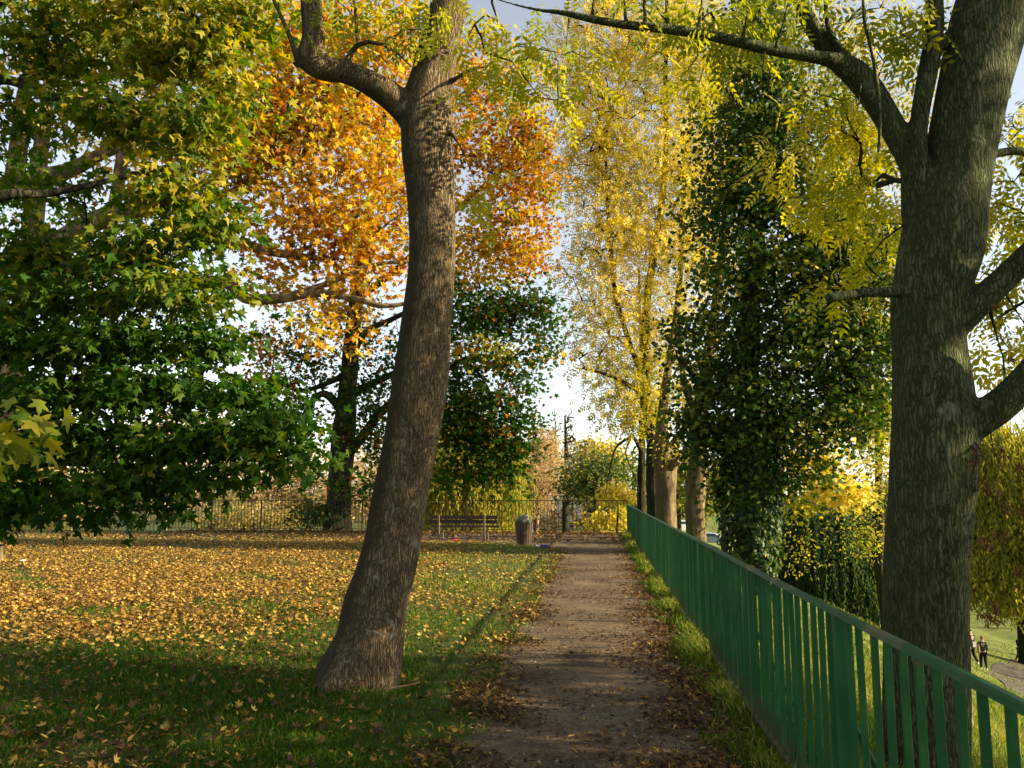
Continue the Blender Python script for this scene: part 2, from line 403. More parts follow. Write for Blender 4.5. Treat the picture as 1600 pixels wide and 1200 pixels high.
def grow(base, targets, step=.45, r_tip=.006, r_max=.09, up=.18, power=.46, lowbias=.25, wig=.1):
    """branches from base nodes to every target; returns list of (pts, radii)"""
    base = np.asarray(base, float); nb = len(base)
    cap = nb + len(targets) * 40
    P = np.zeros((cap, 3)); P[:nb] = base; par = np.full(cap, -1); n = nb
    d0 = np.min(np.linalg.norm(targets[:, None, :] - base[None], axis=2), axis=1)
    chains = []
    for ti in np.argsort(d0):
        T = targets[ti]
        dv = P[:n] - T; c = np.linalg.norm(dv, axis=1) + lowbias * np.maximum(dv[:, 2], 0)
        j = int(np.argmin(c)); A = P[j]; L = np.linalg.norm(T - A)
        k = min(38, max(2, int(L / step)))
        ctrl = (A + T) / 2 + np.array([0, 0, up * L]) + rng.normal(size=3) * L * .12
        f = np.linspace(0, 1, k + 1)[1:, None]
        q = (1 - f) ** 2 * A + 2 * f * (1 - f) * ctrl + f * f * T
        q[:-1] += rng.normal(size=(k - 1, 3)) * wig * min(step, L / k)
        ids = [j] + list(range(n, n + k))
        P[n:n + k] = q; par[n] = j; par[n + 1:n + k] = np.arange(n, n + k - 1); n += k
        chains.append(ids)
    cnt = np.zeros(n)
    for ids in chains: cnt[ids[-1]] += 1
    for i in range(n - 1, nb - 1, -1):
        if par[i] >= 0: cnt[par[i]] += cnt[i]
    R = np.minimum(r_tip * np.maximum(cnt, 1) ** power, r_max)
    out = []
    for ids in chains:
        rr = R[ids].copy(); rr[0] = min(rr[0], rr[1] * 1.15); rr[-1] *= .5
        out.append((P[ids], rr))
    return out

def tube_arrays(chains, kmin=3, kmax=7):
    V = []; F = []; b = 0
    for pts, rad in chains:
        n = len(pts)
        if n < 2: continue
        k = int(np.clip(3 + rad.max() * 70, kmin, kmax))
        tg = np.gradient(pts, axis=0); tg /= np.linalg.norm(tg, axis=1, keepdims=True) + 1e-9
        ref = np.array([0, 0, 1.]) if abs(tg[0, 2]) < .8 else np.array([1., 0, 0])
        u = np.cross(tg, ref); u /= np.linalg.norm(u, axis=1, keepdims=True) + 1e-9
        w_ = np.cross(tg, u)
        a = np.arange(k) * 2 * np.pi / k
        ring = pts[:, None, :] + (u[:, None, :] * np.cos(a)[None, :, None] + w_[:, None, :] * np.sin(a)[None, :, None]) * rad[:, None, None]
        V.append(ring.reshape(-1, 3))
        i = np.arange(n - 1)[:, None] * k; j = np.arange(k)[None]; j2 = (j + 1) % k
        F.append((np.stack([i + j, i + j2, i + k + j2, i + k + j], -1).reshape(-1, 4)) + b)
        b += n * k
    return np.vstack(V), np.vstack(F)

def limb_px(pts, Y=None):
    """rows (px, py, width px[, Y]) -> rows (x, y, z, r)"""
    o = []
    for p in pts:
        yy = p[3] if len(p) > 3 else Y
        o.append((*at(p[0], p[1], yy), p[2] / 2 * mpp(p[0], p[1], yy)))
    return np.array(o)

def wood(name, limbs, m, parent, voxel=None, k=20, seg=.12, flare=0, base_z=None, lobes=4, bumps=.03):
    """limbs: arrays (x,y,z,r) - one continuous trunk and its big limbs"""
    mb = MB(); nodes = []
    for li, L in enumerate(limbs):
        ln = np.sum(np.linalg.norm(np.diff(L[:, :3], axis=0), axis=1)); n = max(4, int(ln / seg))
        Q = spline(L, n); Q[:, 3] = np.maximum(Q[:, 3], .004)
        nodes.append(Q[::2])
        kk = k if li == 0 else max(6, int(k * .6))
        tg = np.gradient(Q[:, :3], axis=0); tg /= np.linalg.norm(tg, axis=1, keepdims=True)
        ref = np.array([0, 1., 0]) if abs(tg[:, 1]).mean() < .8 else np.array([1., 0, 0])
        u = np.cross(tg, ref); u /= np.linalg.norm(u, axis=1, keepdims=True); w_ = np.cross(tg, u)
        a = np.arange(kk) * 2 * np.pi / kk
        rr = np.repeat(Q[:, 3:4], kk, 1)
        s = np.arange(n)[:, None] * seg
        ph = rng.uniform(0, 6, 6)
        rr = rr * (1 + bumps * np.sin(a[None] * 2 + s * 1.7 + ph[0]) + bumps * np.sin(a[None] * 3 - s * 2.9 + ph[1]) + bumps * .7 * np.sin(a[None] * 5 + s * 4.1 + ph[2]))
        if li == 0 and flare:
            hz = np.maximum(Q[:, 2:3] - base_z, 0)
            rr = rr * (1 + flare * np.exp(-hz / .28) * (.55 + .45 * np.cos(a[None] * lobes + ph[3])))
        ring = Q[:, None, :3] + (u[:, None] * np.cos(a)[None, :, None] + w_[:, None] * np.sin(a)[None, :, None]) * rr[:, :, None]
        i = np.arange(n - 1)[:, None] * kk; j = np.arange(kk)[None]; j2 = (j + 1) % kk
        F = [tuple(f) for f in np.stack([i + j, i + j2, i + kk + j2, i + kk + j], -1).reshape(-1, 4)]
        F += [tuple(range(kk - 1, -1, -1)), tuple(range((n - 1) * kk, n * kk))]
        mb.add(ring.reshape(-1, 3), F)
    o = mb.build(name, m, parent, True)
    if voxel:
        r = o.modifiers.new("fuse", 'REMESH'); r.mode = 'VOXEL'; r.voxel_size = voxel; r.use_smooth_shade = True
        sm = o.modifiers.new("relax", 'SMOOTH'); sm.factor = .5; sm.iterations = 6
    return o, np.vstack(nodes)

def tree(name, label, limbs, bark_m, blobs, leaf_m, templ, size, per, spread, dens=1.0, group=None, twig_m=None, voxel=None, k=14, flare=.35,
         base_z=None, droop=.6, flat=.8, tip=.006, rmax=.09, step=.45, tint_sd=.12, extra=None, up=.18, cat="tree", vs=.55, bumps=.03):
    z0 = base_z if base_z is not None else limbs[0][0, 2]
    root = thing(name, label, cat, group, tuple(limbs[0][0, :3]))
    hold = Vector(limbs[0][0, :3])
    kids = []
    o, nodes = wood("trunk", limbs, bark_m, None, voxel, k, flare=flare, base_z=z0, bumps=bumps); kids.append(o)
    if blobs:
        P, T, O = blob_points(blobs, dens)
        start = nodes[nodes[:, 2] > z0 + .25 * (nodes[:, 2].max() - z0)]
        br = grow(start[:, :3], P, step, tip, rmax, up)
        lv = None
        if per > 0:
            n = len(P); idx = np.repeat(np.arange(n), per)
            near = np.clip(P[idx][:, 1] / 8, .3, 1)
            off = rng.normal(size=(len(idx), 3)) * np.array([spread, spread, spread * vs]) * near[:, None]
            ti = T[idx] + rng.normal(size=len(idx)) * tint_sd
            sel = (P[idx][:, 1] > 4.5) | (rng.uniform(size=len(idx)) < .5)
            pos, ti, off = (P[idx] + off)[sel], ti[sel], off[sel]
            lv = leaf_arrays(templ, pos, np.full(len(pos), size), ti, droop, flat, off / spread * .5)
        kids.append(crown_mesh(br, twig_m or M['twig'], lv, leaf_m))
    if extra: kids += extra
    for c in kids:
        c.parent = root; c.matrix_parent_inverse = Matrix.Translation(-hold)
    return root
# ------------------------------------------------------------------ the setting: ground, paths
def grid_sheet(name, xs, ys, zf, m, kind='structure'):
    X, Y = np.meshgrid(xs, ys, indexing='ij'); Z = zf(X, Y)
    a, b = X.shape
    V = np.stack([X, Y, Z], -1).reshape(-1, 3)
    i = np.arange(a - 1)[:, None] * b; j = np.arange(b - 1)[None]
    F = np.stack([i + j, i + b + j, i + b + j + 1, i + j + 1], -1).reshape(-1, 4)
    return tag(np_mesh(name, V, F, 4, m, smooth_=True), None, None, None, kind)
xs = np.unique(np.concatenate([-np.geomspace(14, 900, 26), np.arange(-14, 4, .5), np.arange(1, 1.8, .1), np.arange(4, 46, 1.0), np.geomspace(46, 900, 22)]))
ys = np.unique(np.concatenate([-np.geomspace(6, 600, 16), np.arange(-6, 34, .5), np.arange(34, 70, 1.5), np.geomspace(70, 1500, 26)]))
grid_sheet("ground", xs, ys, height, M['lawn'])

def edge_l(y):
    y = np.asarray(y, float)
    e = -.90 + .05 * np.sin(y * 1.3) + .035 * np.sin(y * 4.3 + 1) + .025 * np.sin(y * 11.7)
    e = e - 1.9 * np.clip((y - 19.5) / 5.2, 0, 1) ** 3
    return np.where(y > 24.7, -9.5 + .2 * np.sin(y * 2), e)
def edge_r(y):
    y = np.asarray(y, float)
    return .70 + .05 * np.sin(y * 2.1) + .04 * np.sin(y * 5.2)
def ribbon(name, ys, el, er, m, n=14, dz=.005, kind='structure'):
    f = np.linspace(0, 1, n)[None]
    X = el[:, None] * (1 - f) + er[:, None] * f; Y = np.repeat(ys[:, None], n, 1)
    Z = height(X, Y) + dz - .02 * (np.abs(f - .5) * 2) ** 8 * 0
    a, b = X.shape; V = np.stack([X, Y, Z], -1).reshape(-1, 3)
    i = np.arange(a - 1)[:, None] * b; j = np.arange(b - 1)[None]
    F = np.stack([i + j, i + j + 1, i + b + j + 1, i + b + j], -1).reshape(-1, 4)
    return tag(np_mesh(name, V, F, 4, m, smooth_=True), None, None, None, kind)
yy = np.concatenate([np.arange(-4, 24.6, .06), [24.69, 24.72], np.arange(24.9, 29.7, .2)])
ribbon("path", yy, edge_l(yy), np.where(yy > 24.7, edge_r(yy) + .12, edge_r(yy)), M['dirt'])
# lower path on the park floor
lp = spline([(10, 14), (15.5, 26), (21.3, 44), (30, 59), (45, 85), (67, 127), (90, 170)], 120)
tn = np.gradient(lp, axis=0); tn /= np.linalg.norm(tn, axis=1, keepdims=True); nn = np.stack([tn[:, 1], -tn[:, 0]], 1)
f = np.linspace(-1.9, 2.6, 8)
XY = lp[:, None, :] + nn[:, None, :] * f[None, :, None] * (1 + .08 * np.sin(np.arange(120) * .7))[:, None, None]
V = np.concatenate([XY, (height(XY[..., 0], XY[..., 1]) + .03)[..., None]], -1).reshape(-1, 3)
i = np.arange(119)[:, None] * 8; j = np.arange(7)[None]
tag(np_mesh("lower_path", V, np.stack([i + j, i + j + 1, i + 9 + j, i + 8 + j], -1).reshape(-1, 4), 4, M['asphalt'], smooth_=True), None, None, None, 'structure')

# ------------------------------------------------------------------ grass
def proj(P):
    q = (np.asarray(P) - [0, 0, EYE]) @ CAMR
    return 800 + FPX * q[:, 0] / -q[:, 2], 600 - FPX * q[:, 1] / -q[:, 2], -q[:, 2]
def seen(P, m=60):
    a, b, c = proj(P); return (c > .3) & (a > -m) & (a < 1600 + m) & (b < 1200 + m)
def noise2(x, y, s):
    return (np.sin(x * s + 1.3 * np.sin(y * s * .7)) + np.sin(y * s * 1.3 + 1.7 * np.sin(x * s * .6 + 2)) + np.sin((x + y) * s * 2.1 + 1)) / 3
def sample_ground(n, y0, y1, power=1.6):
    u = rng.uniform(size=n); e = 1 - power
    y = (y0 ** e + u * (y1 ** e - y0 ** e)) ** (1 / e)
    a = rng.uniform(-100, 1700, n)
    x = np.array([0.]) + y * np.tan(np.arctan((a - 800) / FPX) - YAW)
    return x, y
def blades(name, x, y, h, wd, tint, lean=.45):
    n = len(x); z = height(x, y)
    th = rng.uniform(0, 6.28, n); c, s = np.cos(th) * wd / 2, np.sin(th) * wd / 2
    lx, ly = rng.normal(size=(2, n)) * lean * h
    A = np.stack([x - c, y - s, z - .01], -1); B = np.stack([x + c, y + s, z - .01], -1)
    Mi = np.stack([x + lx * .35, y + ly * .35, z + h * .62], -1); d = np.stack([c, s, 0 * c], -1) * .75
    Tp = np.stack([x + lx, y + ly, z + h * rng.uniform(.75, 1, n)], -1)
    V = np.stack([A, B, Mi + d, Mi - d, Tp], 1).reshape(-1, 3); b = np.arange(n)[:, None] * 5
    F = np.concatenate([b + [0, 1, 2], b + [0, 2, 3], b + [3, 2, 4]], 1).reshape(-1, 3)
    return tag(np_mesh(name, V, F, 3, M['grass'], tint=np.repeat(np.clip(tint, 0, 1), 3)), None, None, None, 'stuff')
# lawn
x, y = sample_ground(330000, 2.4, 27, 1.75)
cover = noise2(x, y, .8) * .5 + noise2(x, y, 2.7) * .4
d_edge = edge_l(y) - x
k = (d_edge > rng.exponential(.16, len(x)) - .16) & (y < 24.9) & (cover > -.36 + .30 * rng.normal(size=len(x)) + .45 * (x < -5) * (y > 8))
k &= ~((d_edge < .7) & (rng.uniform(size=len(x)) < .35))
x, y = x[k], y[k]
patch = noise2(x, y, 1.1)
h = (.045 + .030 * np.clip(patch, -.5, 1)) * rng.uniform(.6, 1.5, len(x))
# longer fringe round the leaning trunk
tb = np.hypot(x + 2.05, y - 6.75); h *= 1 + 1.2 * np.exp(-(tb / .55) ** 2)
blades("grass", x, y, h, .0035 + .0009 * y, .38 + .16 * rng.normal(size=len(x)) - .10 * patch + .36 * smooth(8.5, 14, y))  # far grass tint raised past the shade edge to look more sunlit
# strip between the path and the railing: long, partly dry
n = 52000
u = rng.uniform(size=n); y = (2.0 ** -.4 + u * (29.5 ** -.4 - 2.0 ** -.4)) ** (1 / -.4)
x = rng.uniform(.66, 1.34, n) + .05 * np.sin(y * 3)
tall = np.clip(noise2(x * 1.5, y, 1.9), -.3, 1)
k = (x > edge_r(y) + rng.exponential(.05, n)) & (rng.uniform(size=n) < .30 + .6 * tall + .25 * (x > .9))
x, y, tall = x[k], y[k], tall[k]; q = smooth(.7, 1.0, x)
h = (.04 + .095 * q * (.6 + tall)) * rng.uniform(.5, 1.5, len(x))
blades("fringe_grass", x, y, h, .0035 + .0007 * y, .44 + .18 * rng.normal(size=len(x)) + .42 * q * rng.uniform(.2, 1, len(x)) * (h > .1), .55)
# slope behind the railing
n = 190000
u = rng.uniform(size=n); y = (2.0 ** -.6 + u * (75 ** -.6 - 2.0 ** -.6)) ** (1 / -.6)
x = 1.32 + rng.uniform(0, 1, n) ** 1.1 * np.minimum(42, .62 * y + .6)
pt = noise2(x, y, .55)
h = (.10 + .09 * np.clip(pt, -.4, 1)) * rng.uniform(.5, 1.5, n) * (1 + .004 * y)
blades("slope_grass", x, y, h, .004 + .0006 * y, .58 + .20 * rng.normal(size=n) + .28 * pt, .6)

# ------------------------------------------------------------------ fallen leaves
def litter_points(n, y0, y1, power):
    x, y = sample_ground(n, y0, y1, power); return x, y
def lie(templ, x, y, z, size, tilt=.35):
    n = len(x); th = rng.uniform(0, 6.28, n)
    ax = np.stack([np.cos(th), np.sin(th), rng.normal(size=n) * tilt], -1)
    nr = np.stack([rng.normal(size=n) * tilt, rng.normal(size=n) * tilt, np.ones(n)], -1)
    return place_leaves(templ, np.stack([x, y, z], -1), ax, nr, size)
parts = []
# (a) dense yellow carpet on the far lawn under the plane tree
x, y = sample_ground(520000, 7.0, 29.6, 1.02)
left = smooth(-2.2, -7, x)
far = smooth(6.5, 13.5, y)
pr = far * (.13 + .87 * left) * np.clip(.80 + .65 * noise2(x, y, 1.3) + .45 * noise2(x, y, 3.1), .06, 1.25) * np.where(y > 24.8, .5, 1)
k = (rng.uniform(size=len(x)) < pr) & ((x < edge_l(y) + .05) | (x < -6)) & (x < edge_l(np.minimum(y, 24)) + 0.1)
x, y = x[k], y[k]; r = rng.uniform(size=len(x)) < .5
for T, sel in ((T_MAPLE_LOW, r), (T_CURL, ~r)):
    parts.append((T, x[sel], y[sel], .03 + .035 * rng.uniform(size=sel.sum()), rng.uniform(.03, .072, sel.sum()), .58 + .26 * rng.normal(size=sel.sum()), .36))
# (b) shaded lawn nearby
x, y = sample_ground(34000, 2.3, 12, 1.6)
k = (x < edge_l(y)) & (rng.uniform(size=len(x)) < .45 + .45 * noise2(x, y, 1.7) + .25 * (x < -2.2))
x, y = x[k], y[k]; q = rng.uniform(size=len(x)); r = q < .30
for T, sel, s0, s1 in ((T_CURL, r, .03, .085), (T_LANCE, q > .62, .025, .07), (T_OVAL, (q >= .3) & (q <= .62), .025, .06)):
    parts.append((T, x[sel], y[sel], .025 + .04 * rng.uniform(size=sel.sum()), rng.uniform(s0, s1, sel.sum()), .40 + (.0 if T is T_CURL else .12) + .25 * rng.normal(size=sel.sum()), .5))
# (c) path: drifts along both edges and round the middle
n = 230000; u = rng.uniform(size=n); y = (2.2 ** -.55 + u * (29.5 ** -.55 - 2.2 ** -.55)) ** (1 / -.55)
el_, er_ = edge_l(np.minimum(y, 23)), edge_r(y)
x = el_ - .3 + (er_ - el_ + .6) * rng.uniform(size=n)
e = np.minimum(np.abs(x - el_ + .05), np.abs(x - er_))
k = rng.uniform(size=n) < (.10 + .9 * np.exp(-(e / .26) ** 2)) * np.clip(.55 + .9 * noise2(x, y, 2.3) + .4 * noise2(x, y, 7), .05, 1.6)
x, y = x[k], y[k]; r = rng.uniform(size=len(x))
for T, sel, s0, s1, tn_ in ((T_LANCE, r < .55, .015, .05, .2), (T_CURL, (r >= .55) & (r < .9), .02, .06, .22), (T_LANCE, r >= .9, .03, .065, .70)):
    parts.append((T, x[sel], y[sel], .008 + .014 * rng.uniform(size=sel.sum()), rng.uniform(s0, s1, sel.sum()), tn_ + .2 * rng.normal(size=sel.sum()), .35))
# (d) cross path and the drift along the back railing
n = 5000; x = rng.uniform(-16, 1, n); y = np.where(rng.uniform(size=n) < .6, 29.9 - np.abs(rng.normal(size=n)) * .35, rng.uniform(24.6, 29.8, n))
parts.append((T_MAPLE_LOW, x, y, .02 + .05 * rng.uniform(size=n), rng.uniform(.07, .13, n), .3 + .2 * rng.normal(size=n), .5))
# the 300 that show largest become things of their own, the rest one litter
allp = []
for pi, (T, x, y, dz, sz, ti, tl) in enumerate(parts):
    z = height(x, y) + dz; P = np.stack([x, y, z], -1)
    a, b, c = proj(P); ok = (c > .3) & (a > 5) & (a < 1595) & (b < 1195)
    if pi in (0, 1): ok &= False
    allp += [(sz[i] / c[i], pi, i) for i in np.nonzero(ok)[0]]
allp.sort(reverse=True); top = allp[:300]
take = {}
for _, pi, i in top: take.setdefault(pi, []).append(i)
VV = []; FF = []; TT = []; nb = 0; single = []
for pi, (T, x, y, dz, sz, ti, tl) in enumerate(parts):
    z = height(x, y) + dz
    V, F, kf = lie(T, x, y, z, sz, tl); kv = len(T[0])
    sel = np.ones(len(x), bool)
    for i in take.get(pi, []):
        sel[i] = False; single.append((T, V[i * kv:(i + 1) * kv], ti[i], x[i], y[i], pi))
    Fk = F.reshape(-1, kf, 3)[sel].reshape(-1, 3)
    VV.append(V); FF.append(Fk + nb); TT.append(np.repeat(np.clip(ti[sel], 0, 1), kf)); nb += len(V)
tag(np_mesh("leaf_litter", np.vstack(VV), np.vstack(FF), 3, M['litter'], tint=np.concatenate(TT)), None, None, None, 'stuff')
for T, V, ti, x0, y0, pi in single:
    c = V.mean(0)
    o = np_mesh("fallen_leaf", V - c, T[1], 3, M['litter'], tint=np.full(len(T[1]), min(1, max(0, ti)))); o.location = c
    lob = "lobed" if T is T_CURL else "narrow"
    tone = "dark brown" if ti < .3 else "orange brown" if ti < .55 else "golden yellow" if ti < .8 else "pale yellow"
    on = "dirt path" if x0 > float(edge_l(y0)) else "shaded grass"
    tag(o, f"{tone} {lob} fallen leaf lying loose on the {on} in the foreground", "fallen leaf", "fallen leaves lying loose in the foreground")

# grit and small stones trodden into the path
n = 30000; u = rng.uniform(size=n); y = (2.2 ** -1.2 + u * (16 ** -1.2 - 2.2 ** -1.2)) ** (1 / -1.2)
x = edge_l(y) - .05 + (edge_r(y) - edge_l(y) + .1) * rng.uniform(size=n)
k = rng.uniform(size=n) < np.clip(.55 + .8 * noise2(x, y, 3.1), .1, 1); x, y = x[k], y[k]; n = len(x)
s = np.exp(rng.normal(size=n) * .5) * .0045
O6 = np.array([(1, 0, 0), (0, 1, 0), (-1, 0, 0), (0, -1, 0), (0, 0, .8), (0, 0, -.5)]); F8 = np.array([(0, 1, 4), (1, 2, 4), (2, 3, 4), (3, 0, 4), (1, 0, 5), (2, 1, 5), (3, 2, 5), (0, 3, 5)])
V = O6[None] * s[:, None, None] * rng.uniform(.6, 1.3, (n, 6, 1)) + np.stack([x, y, height(x, y) + .006], -1)[:, None]
m, t, out = mat("path_grit"); a = N(t, "ShaderNodeAttribute", attribute_name="tint")
principled(t, out, ramp(t, a.outputs["Fac"], [(0, (.05, .038, .028)), (.6, (.19, .15, .11)), (1, (.42, .37, .31))]), .9, .2)
tag(np_mesh("gravel", V.reshape(-1, 3), ((np.arange(n) * 6)[:, None, None] + F8[None]).reshape(-1, 3), 3, m, tint=np.repeat(rng.uniform(0, 1, n) ** 1.6, 8)), None, None, None, 'stuff')

# ------------------------------------------------------------------ green railing along the path
FX, FT = 1.05, 1.06
fen = thing("green_railing", "long green iron railing of flat bars along the right edge of the path", "railing", None, (FX, 1.7, 0))
def part(mb, name, m, parent, smooth_=False):
    o = mb.build(name, m, parent, smooth_)
    o.matrix_parent_inverse = Matrix.Translation(-Vector(parent.location)) if parent.rotation_euler.z == 0 else Matrix.Identity(4)
    return o
posts = [1.7 + 2.1 * i for i in range(14)] + [30.2]
mb = MB()
for j in range(58):
    y0, y1 = .2 + (30.2 - .2) * j / 58, .2 + (30.2 - .2) * (j + 1) / 58
    dz0, dz1 = .003 * math.sin(y0 * .9), .003 * math.sin(y1 * .9)
    ring = [(-.024, -.012), (-.018, .008), (-.010, .014), (.010, .014), (.018, .008), (.024, -.012)]
    mb.add([(FX + a, y, FT + b + d) for y, d in ((y0, dz0), (y1 + (0 if j < 57 else 0), dz1)) for a, b in ring], [(i, (i + 1) % 6, 6 + (i + 1) % 6, 6 + i) for i in range(6)])
part(mb, "handrail", M['rail_worn'], fen)
for a, b in zip([-.4] + posts[:-1], posts):
    mb = MB(); nbar = max(2, round((b - a) / .145)); g = (b - a) / nbar
    for j in range(1, nbar):
        yb = a + g * j; tl = random.uniform(-.004, .004)
        if yb < .3: continue
        mb.box((FX + tl, yb, .06 + (FT - .066) / 2), (.028, .013, FT - .066), Matrix.Rotation(random.uniform(-.09, .09), 3, 'Z') @ Matrix.Rotation(random.gauss(0, .005), 3, 'X') @ Matrix.Rotation(random.gauss(0, .004), 3, 'Y'), .002)
    mb.box((FX, (a + b) / 2, .075), (.034, b - a - .05, .028), None, .004)
    part(mb, "bar_panel", M['fence_green'], fen)
for i, p in enumerate(posts):
    mb = MB().box((FX, p, FT / 2 - .087), (.050, .05, FT + .158), None, .005)
    part(mb, "post", M['fence_green'], fen)
    if p < 20:
        mb = MB().tube([(FX + .03, p + .02, .62), (FX + .42, p + .16, -.16)], .014, 6)
        part(mb, "brace", M['fence_green'], fen)

# ------------------------------------------------------------------ dark railing at the far end
bf = thing("dark_railing", "thin dark iron railing across the far end of the path behind the bench", "railing", None, (FX, 30.2, 0))
bx = [FX - 2.0 * i for i in range(10)]
for a, b in zip(bx[:-1], bx[1:]):
    mb = MB()
    for j in range(1, 15):
        xb = a + (b - a) * j / 15
        mb.box((xb, 30.2, .10 + .55), (.016, .016, 1.06 + .01))
    mb.box(((a + b) / 2, 30.2, .12), (1.96, .03, .022)); mb.box(((a + b) / 2, 30.2, 1.195), (2.0, .034, .03))
    part(mb, "bar_panel", M['fence_dark'], bf)
for xb in bx:
    part(MB().box((xb, 30.2, .56), (.045, .045, 1.30), None, .004), "post", M['fence_dark'], bf)
pf = thing("picket_fence", "olive picket fence of separate upright stakes beyond the leaf covered lawn", "fence", None, (bx[-1], 30.2, 0))
pA, pB = np.array([bx[-1] - .1, 30.2]), np.array([-30.0, 27.2])
for s in range(7):
    mb = MB()
    for j in range(13):
        f = (s + (j + .5) / 13) / 7; q = pA + (pB - pA) * f; h = 1.0 + .05 * math.sin(j * 2.3 + s)
        mb.box((q[0], q[1], h / 2 - .03), (.034, .02, h), None, .003)
    a, b = pA + (pB - pA) * s / 7, pA + (pB - pA) * (s + 1) / 7; mid = (a + b) / 2
    ang = math.atan2((b - a)[1], (b - a)[0])
    mb.box((mid[0], mid[1] + .024, .30), (np.linalg.norm(b - a), .02, .04), Matrix.Rotation(ang, 3, 'Z'))
    part(mb, "picket_panel", M['fence_olive'], pf)

# ------------------------------------------------------------------ bench (seen from behind) and slatted bin
bc = at(724, 840, 25.6); BX = float(bc[0])
bench = thing("park_bench", "dark slatted park bench with pale supports, standing with its back to the lawn", "bench", None, (BX, 25.6, 0), math.radians(-3))
for z, y_, tl in ((.73, -.02, .10), (.59, .0, .10)):
    MB().box((0, y_, z), (2.22, .035, .112), Matrix.Rotation(-tl, 3, 'X'), .008).build("backrest_slat", M['bench_wood'], bench)
mb = MB()
for j in range(3): mb.box((.03, .12 + .13 * j, .425 + .01 * j), (2.22, .11, .035), None, .006)
mb.build("seat", M['bench_wood'], bench)
for sx in (-.80, .68):
    s = MB()
    s.box((sx, -.05, .40), (.07, .05, .80), Matrix.Rotation(.05, 3, 'X'), .01)
    s.box((sx, .20, .37), (.06, .50, .06), None, .01)
    s.tube([(sx, .40, .38), (sx + .01, .50, .16), (sx + .02, .54, -.01)], [.034, .03, .032], 6)
    s.build("support", M['bench_leg'], bench)

bp = at(819, 849, 23.7)
bn = thing("litter_bin", "slatted wooden litter bin with a grey inner bucket tipped askew, beside the bench", "bin", None, (float(bp[0]), 23.7, 0))
mb = MB()
for j in range(18):
    a = j * 2 * math.pi / 18; r0, r1 = .20, .265
    c0 = Vector((math.cos(a) * r0, math.sin(a) * r0, .03)); c1 = Vector((math.cos(a) * r1, math.sin(a) * r1, .66 + random.uniform(-.012, .012)))
    t_ = Vector((-math.sin(a), math.cos(a), 0)); o_ = Vector((math.cos(a), math.sin(a), 0))
    P = []
    for c, wd in ((c0, .028), (c1, .038)):
        for su, so in ((-1, -1), (1, -1), (1, 1), (-1, 1)): P.append(c + t_ * su * wd + o_ * so * .010)
    mb.add(P, [(0, 1, 5, 4), (1, 2, 6, 5), (2, 3, 7, 6), (3, 0, 4, 7), (3, 2, 1, 0), (4, 5, 6, 7)])
mb.build("slat_basket", M['bin_wood'], bn)
mb = MB()
for z, r in ((.10, .192), (.56, .238)):
    mb.tube([(math.cos(a) * r, math.sin(a) * r, z) for a in np.linspace(0, 2 * math.pi, 25)], .012, 6, False)
mb.build("hoop", M['bin_hoop'], bn)
mb = MB(); n = 28; R = Matrix.Rotation(math.radians(-24), 3, 'Y') @ Matrix.Rotation(math.radians(8), 3, 'X'); V = []
for z, r in ((-.30, .15), (.20, .205), (.215, .218), (.235, .218), (.235, .195), (.20, .19), (-.28, .14)):
    for j in range(n):
        a = j * 2 * math.pi / n; V.append(R @ Vector((math.cos(a) * r, math.sin(a) * r, z)) + Vector((.015, 0, .60)))
F = [(i * n + j, i * n + (j + 1) % n, (i + 1) * n + (j + 1) % n, (i + 1) * n + j) for i in range(6) for j in range(n)] + [tuple(range(n - 1, -1, -1)), tuple(range(6 * n, 7 * n))]
mb.add(V, F).build("bucket", M['bin_liner'], bn, True)

# crumpled litter on the ground
def crumple(name, label, cat, loc, sz, m, seed):
    rr = random.Random(seed); V = []; F = []; n, k = 7, 10
    for i in range(n):
        th = math.pi * i / (n - 1)
        for j in range(k):
            a = 2 * math.pi * j / k; r = 1 + rr.uniform(-.35, .3)
            V.append((sz[0] * math.sin(th) * math.cos(a) * r, sz[1] * math.sin(th) * math.sin(a) * r, sz[2] * (1 + math.cos(th) * r)))
    F = [(i * k + j, (i + 1) * k + j, (i + 1) * k + (j + 1) % k, i * k + (j + 1) % k) for i in range(n - 1) for j in range(k)]
    o = MB().add(V, F).build(name, m); o.location = loc; return tag(o, label, cat)
q = at(849, 855, 22.6)
crumple("plastic_wrapper", "crumpled dark blue plastic wrapper lying at the grass edge near the bin", "wrapper", (q[0] + .03, 22.6, .02), (.12, .07, .035), M['blue_plastic'], 3)
crumple("paper_scrap", "crumpled white paper scrap lying beside the blue wrapper", "paper scrap", (q[0] - .16, 22.62, .02), (.07, .06, .03), M['white_plastic'], 4)
q = at(712, 842, 25.2)
crumple("red_packet", "crushed red packet lying on the ground under the bench", "packet", (q[0], 25.15, .015), (.12, .06, .03), M['red_plastic'], 5)
q = at(35, 886, 16.6)
crumple("white_scrap", "small white paper scrap lying among yellow leaves near the pale tree foot", "paper scrap", (q[0], 16.6, .05), (.06, .05, .02), M['white_plastic'], 6)
q = at(642, 1078, 6.45)
o = MB().tube([(-.16, -.05, .05), (-.03, .0, .075), (.08, .05, .085), (.17, .10, .10)], [.005, .007, .006, .003], 6).build("fallen_twig", M['twig_pink'], None, True)
o.location = (q[0] - .1, 6.35, 0); tag(o, "pale thin fallen twig lying in the grass at the foot of the leaning tree", "twig")
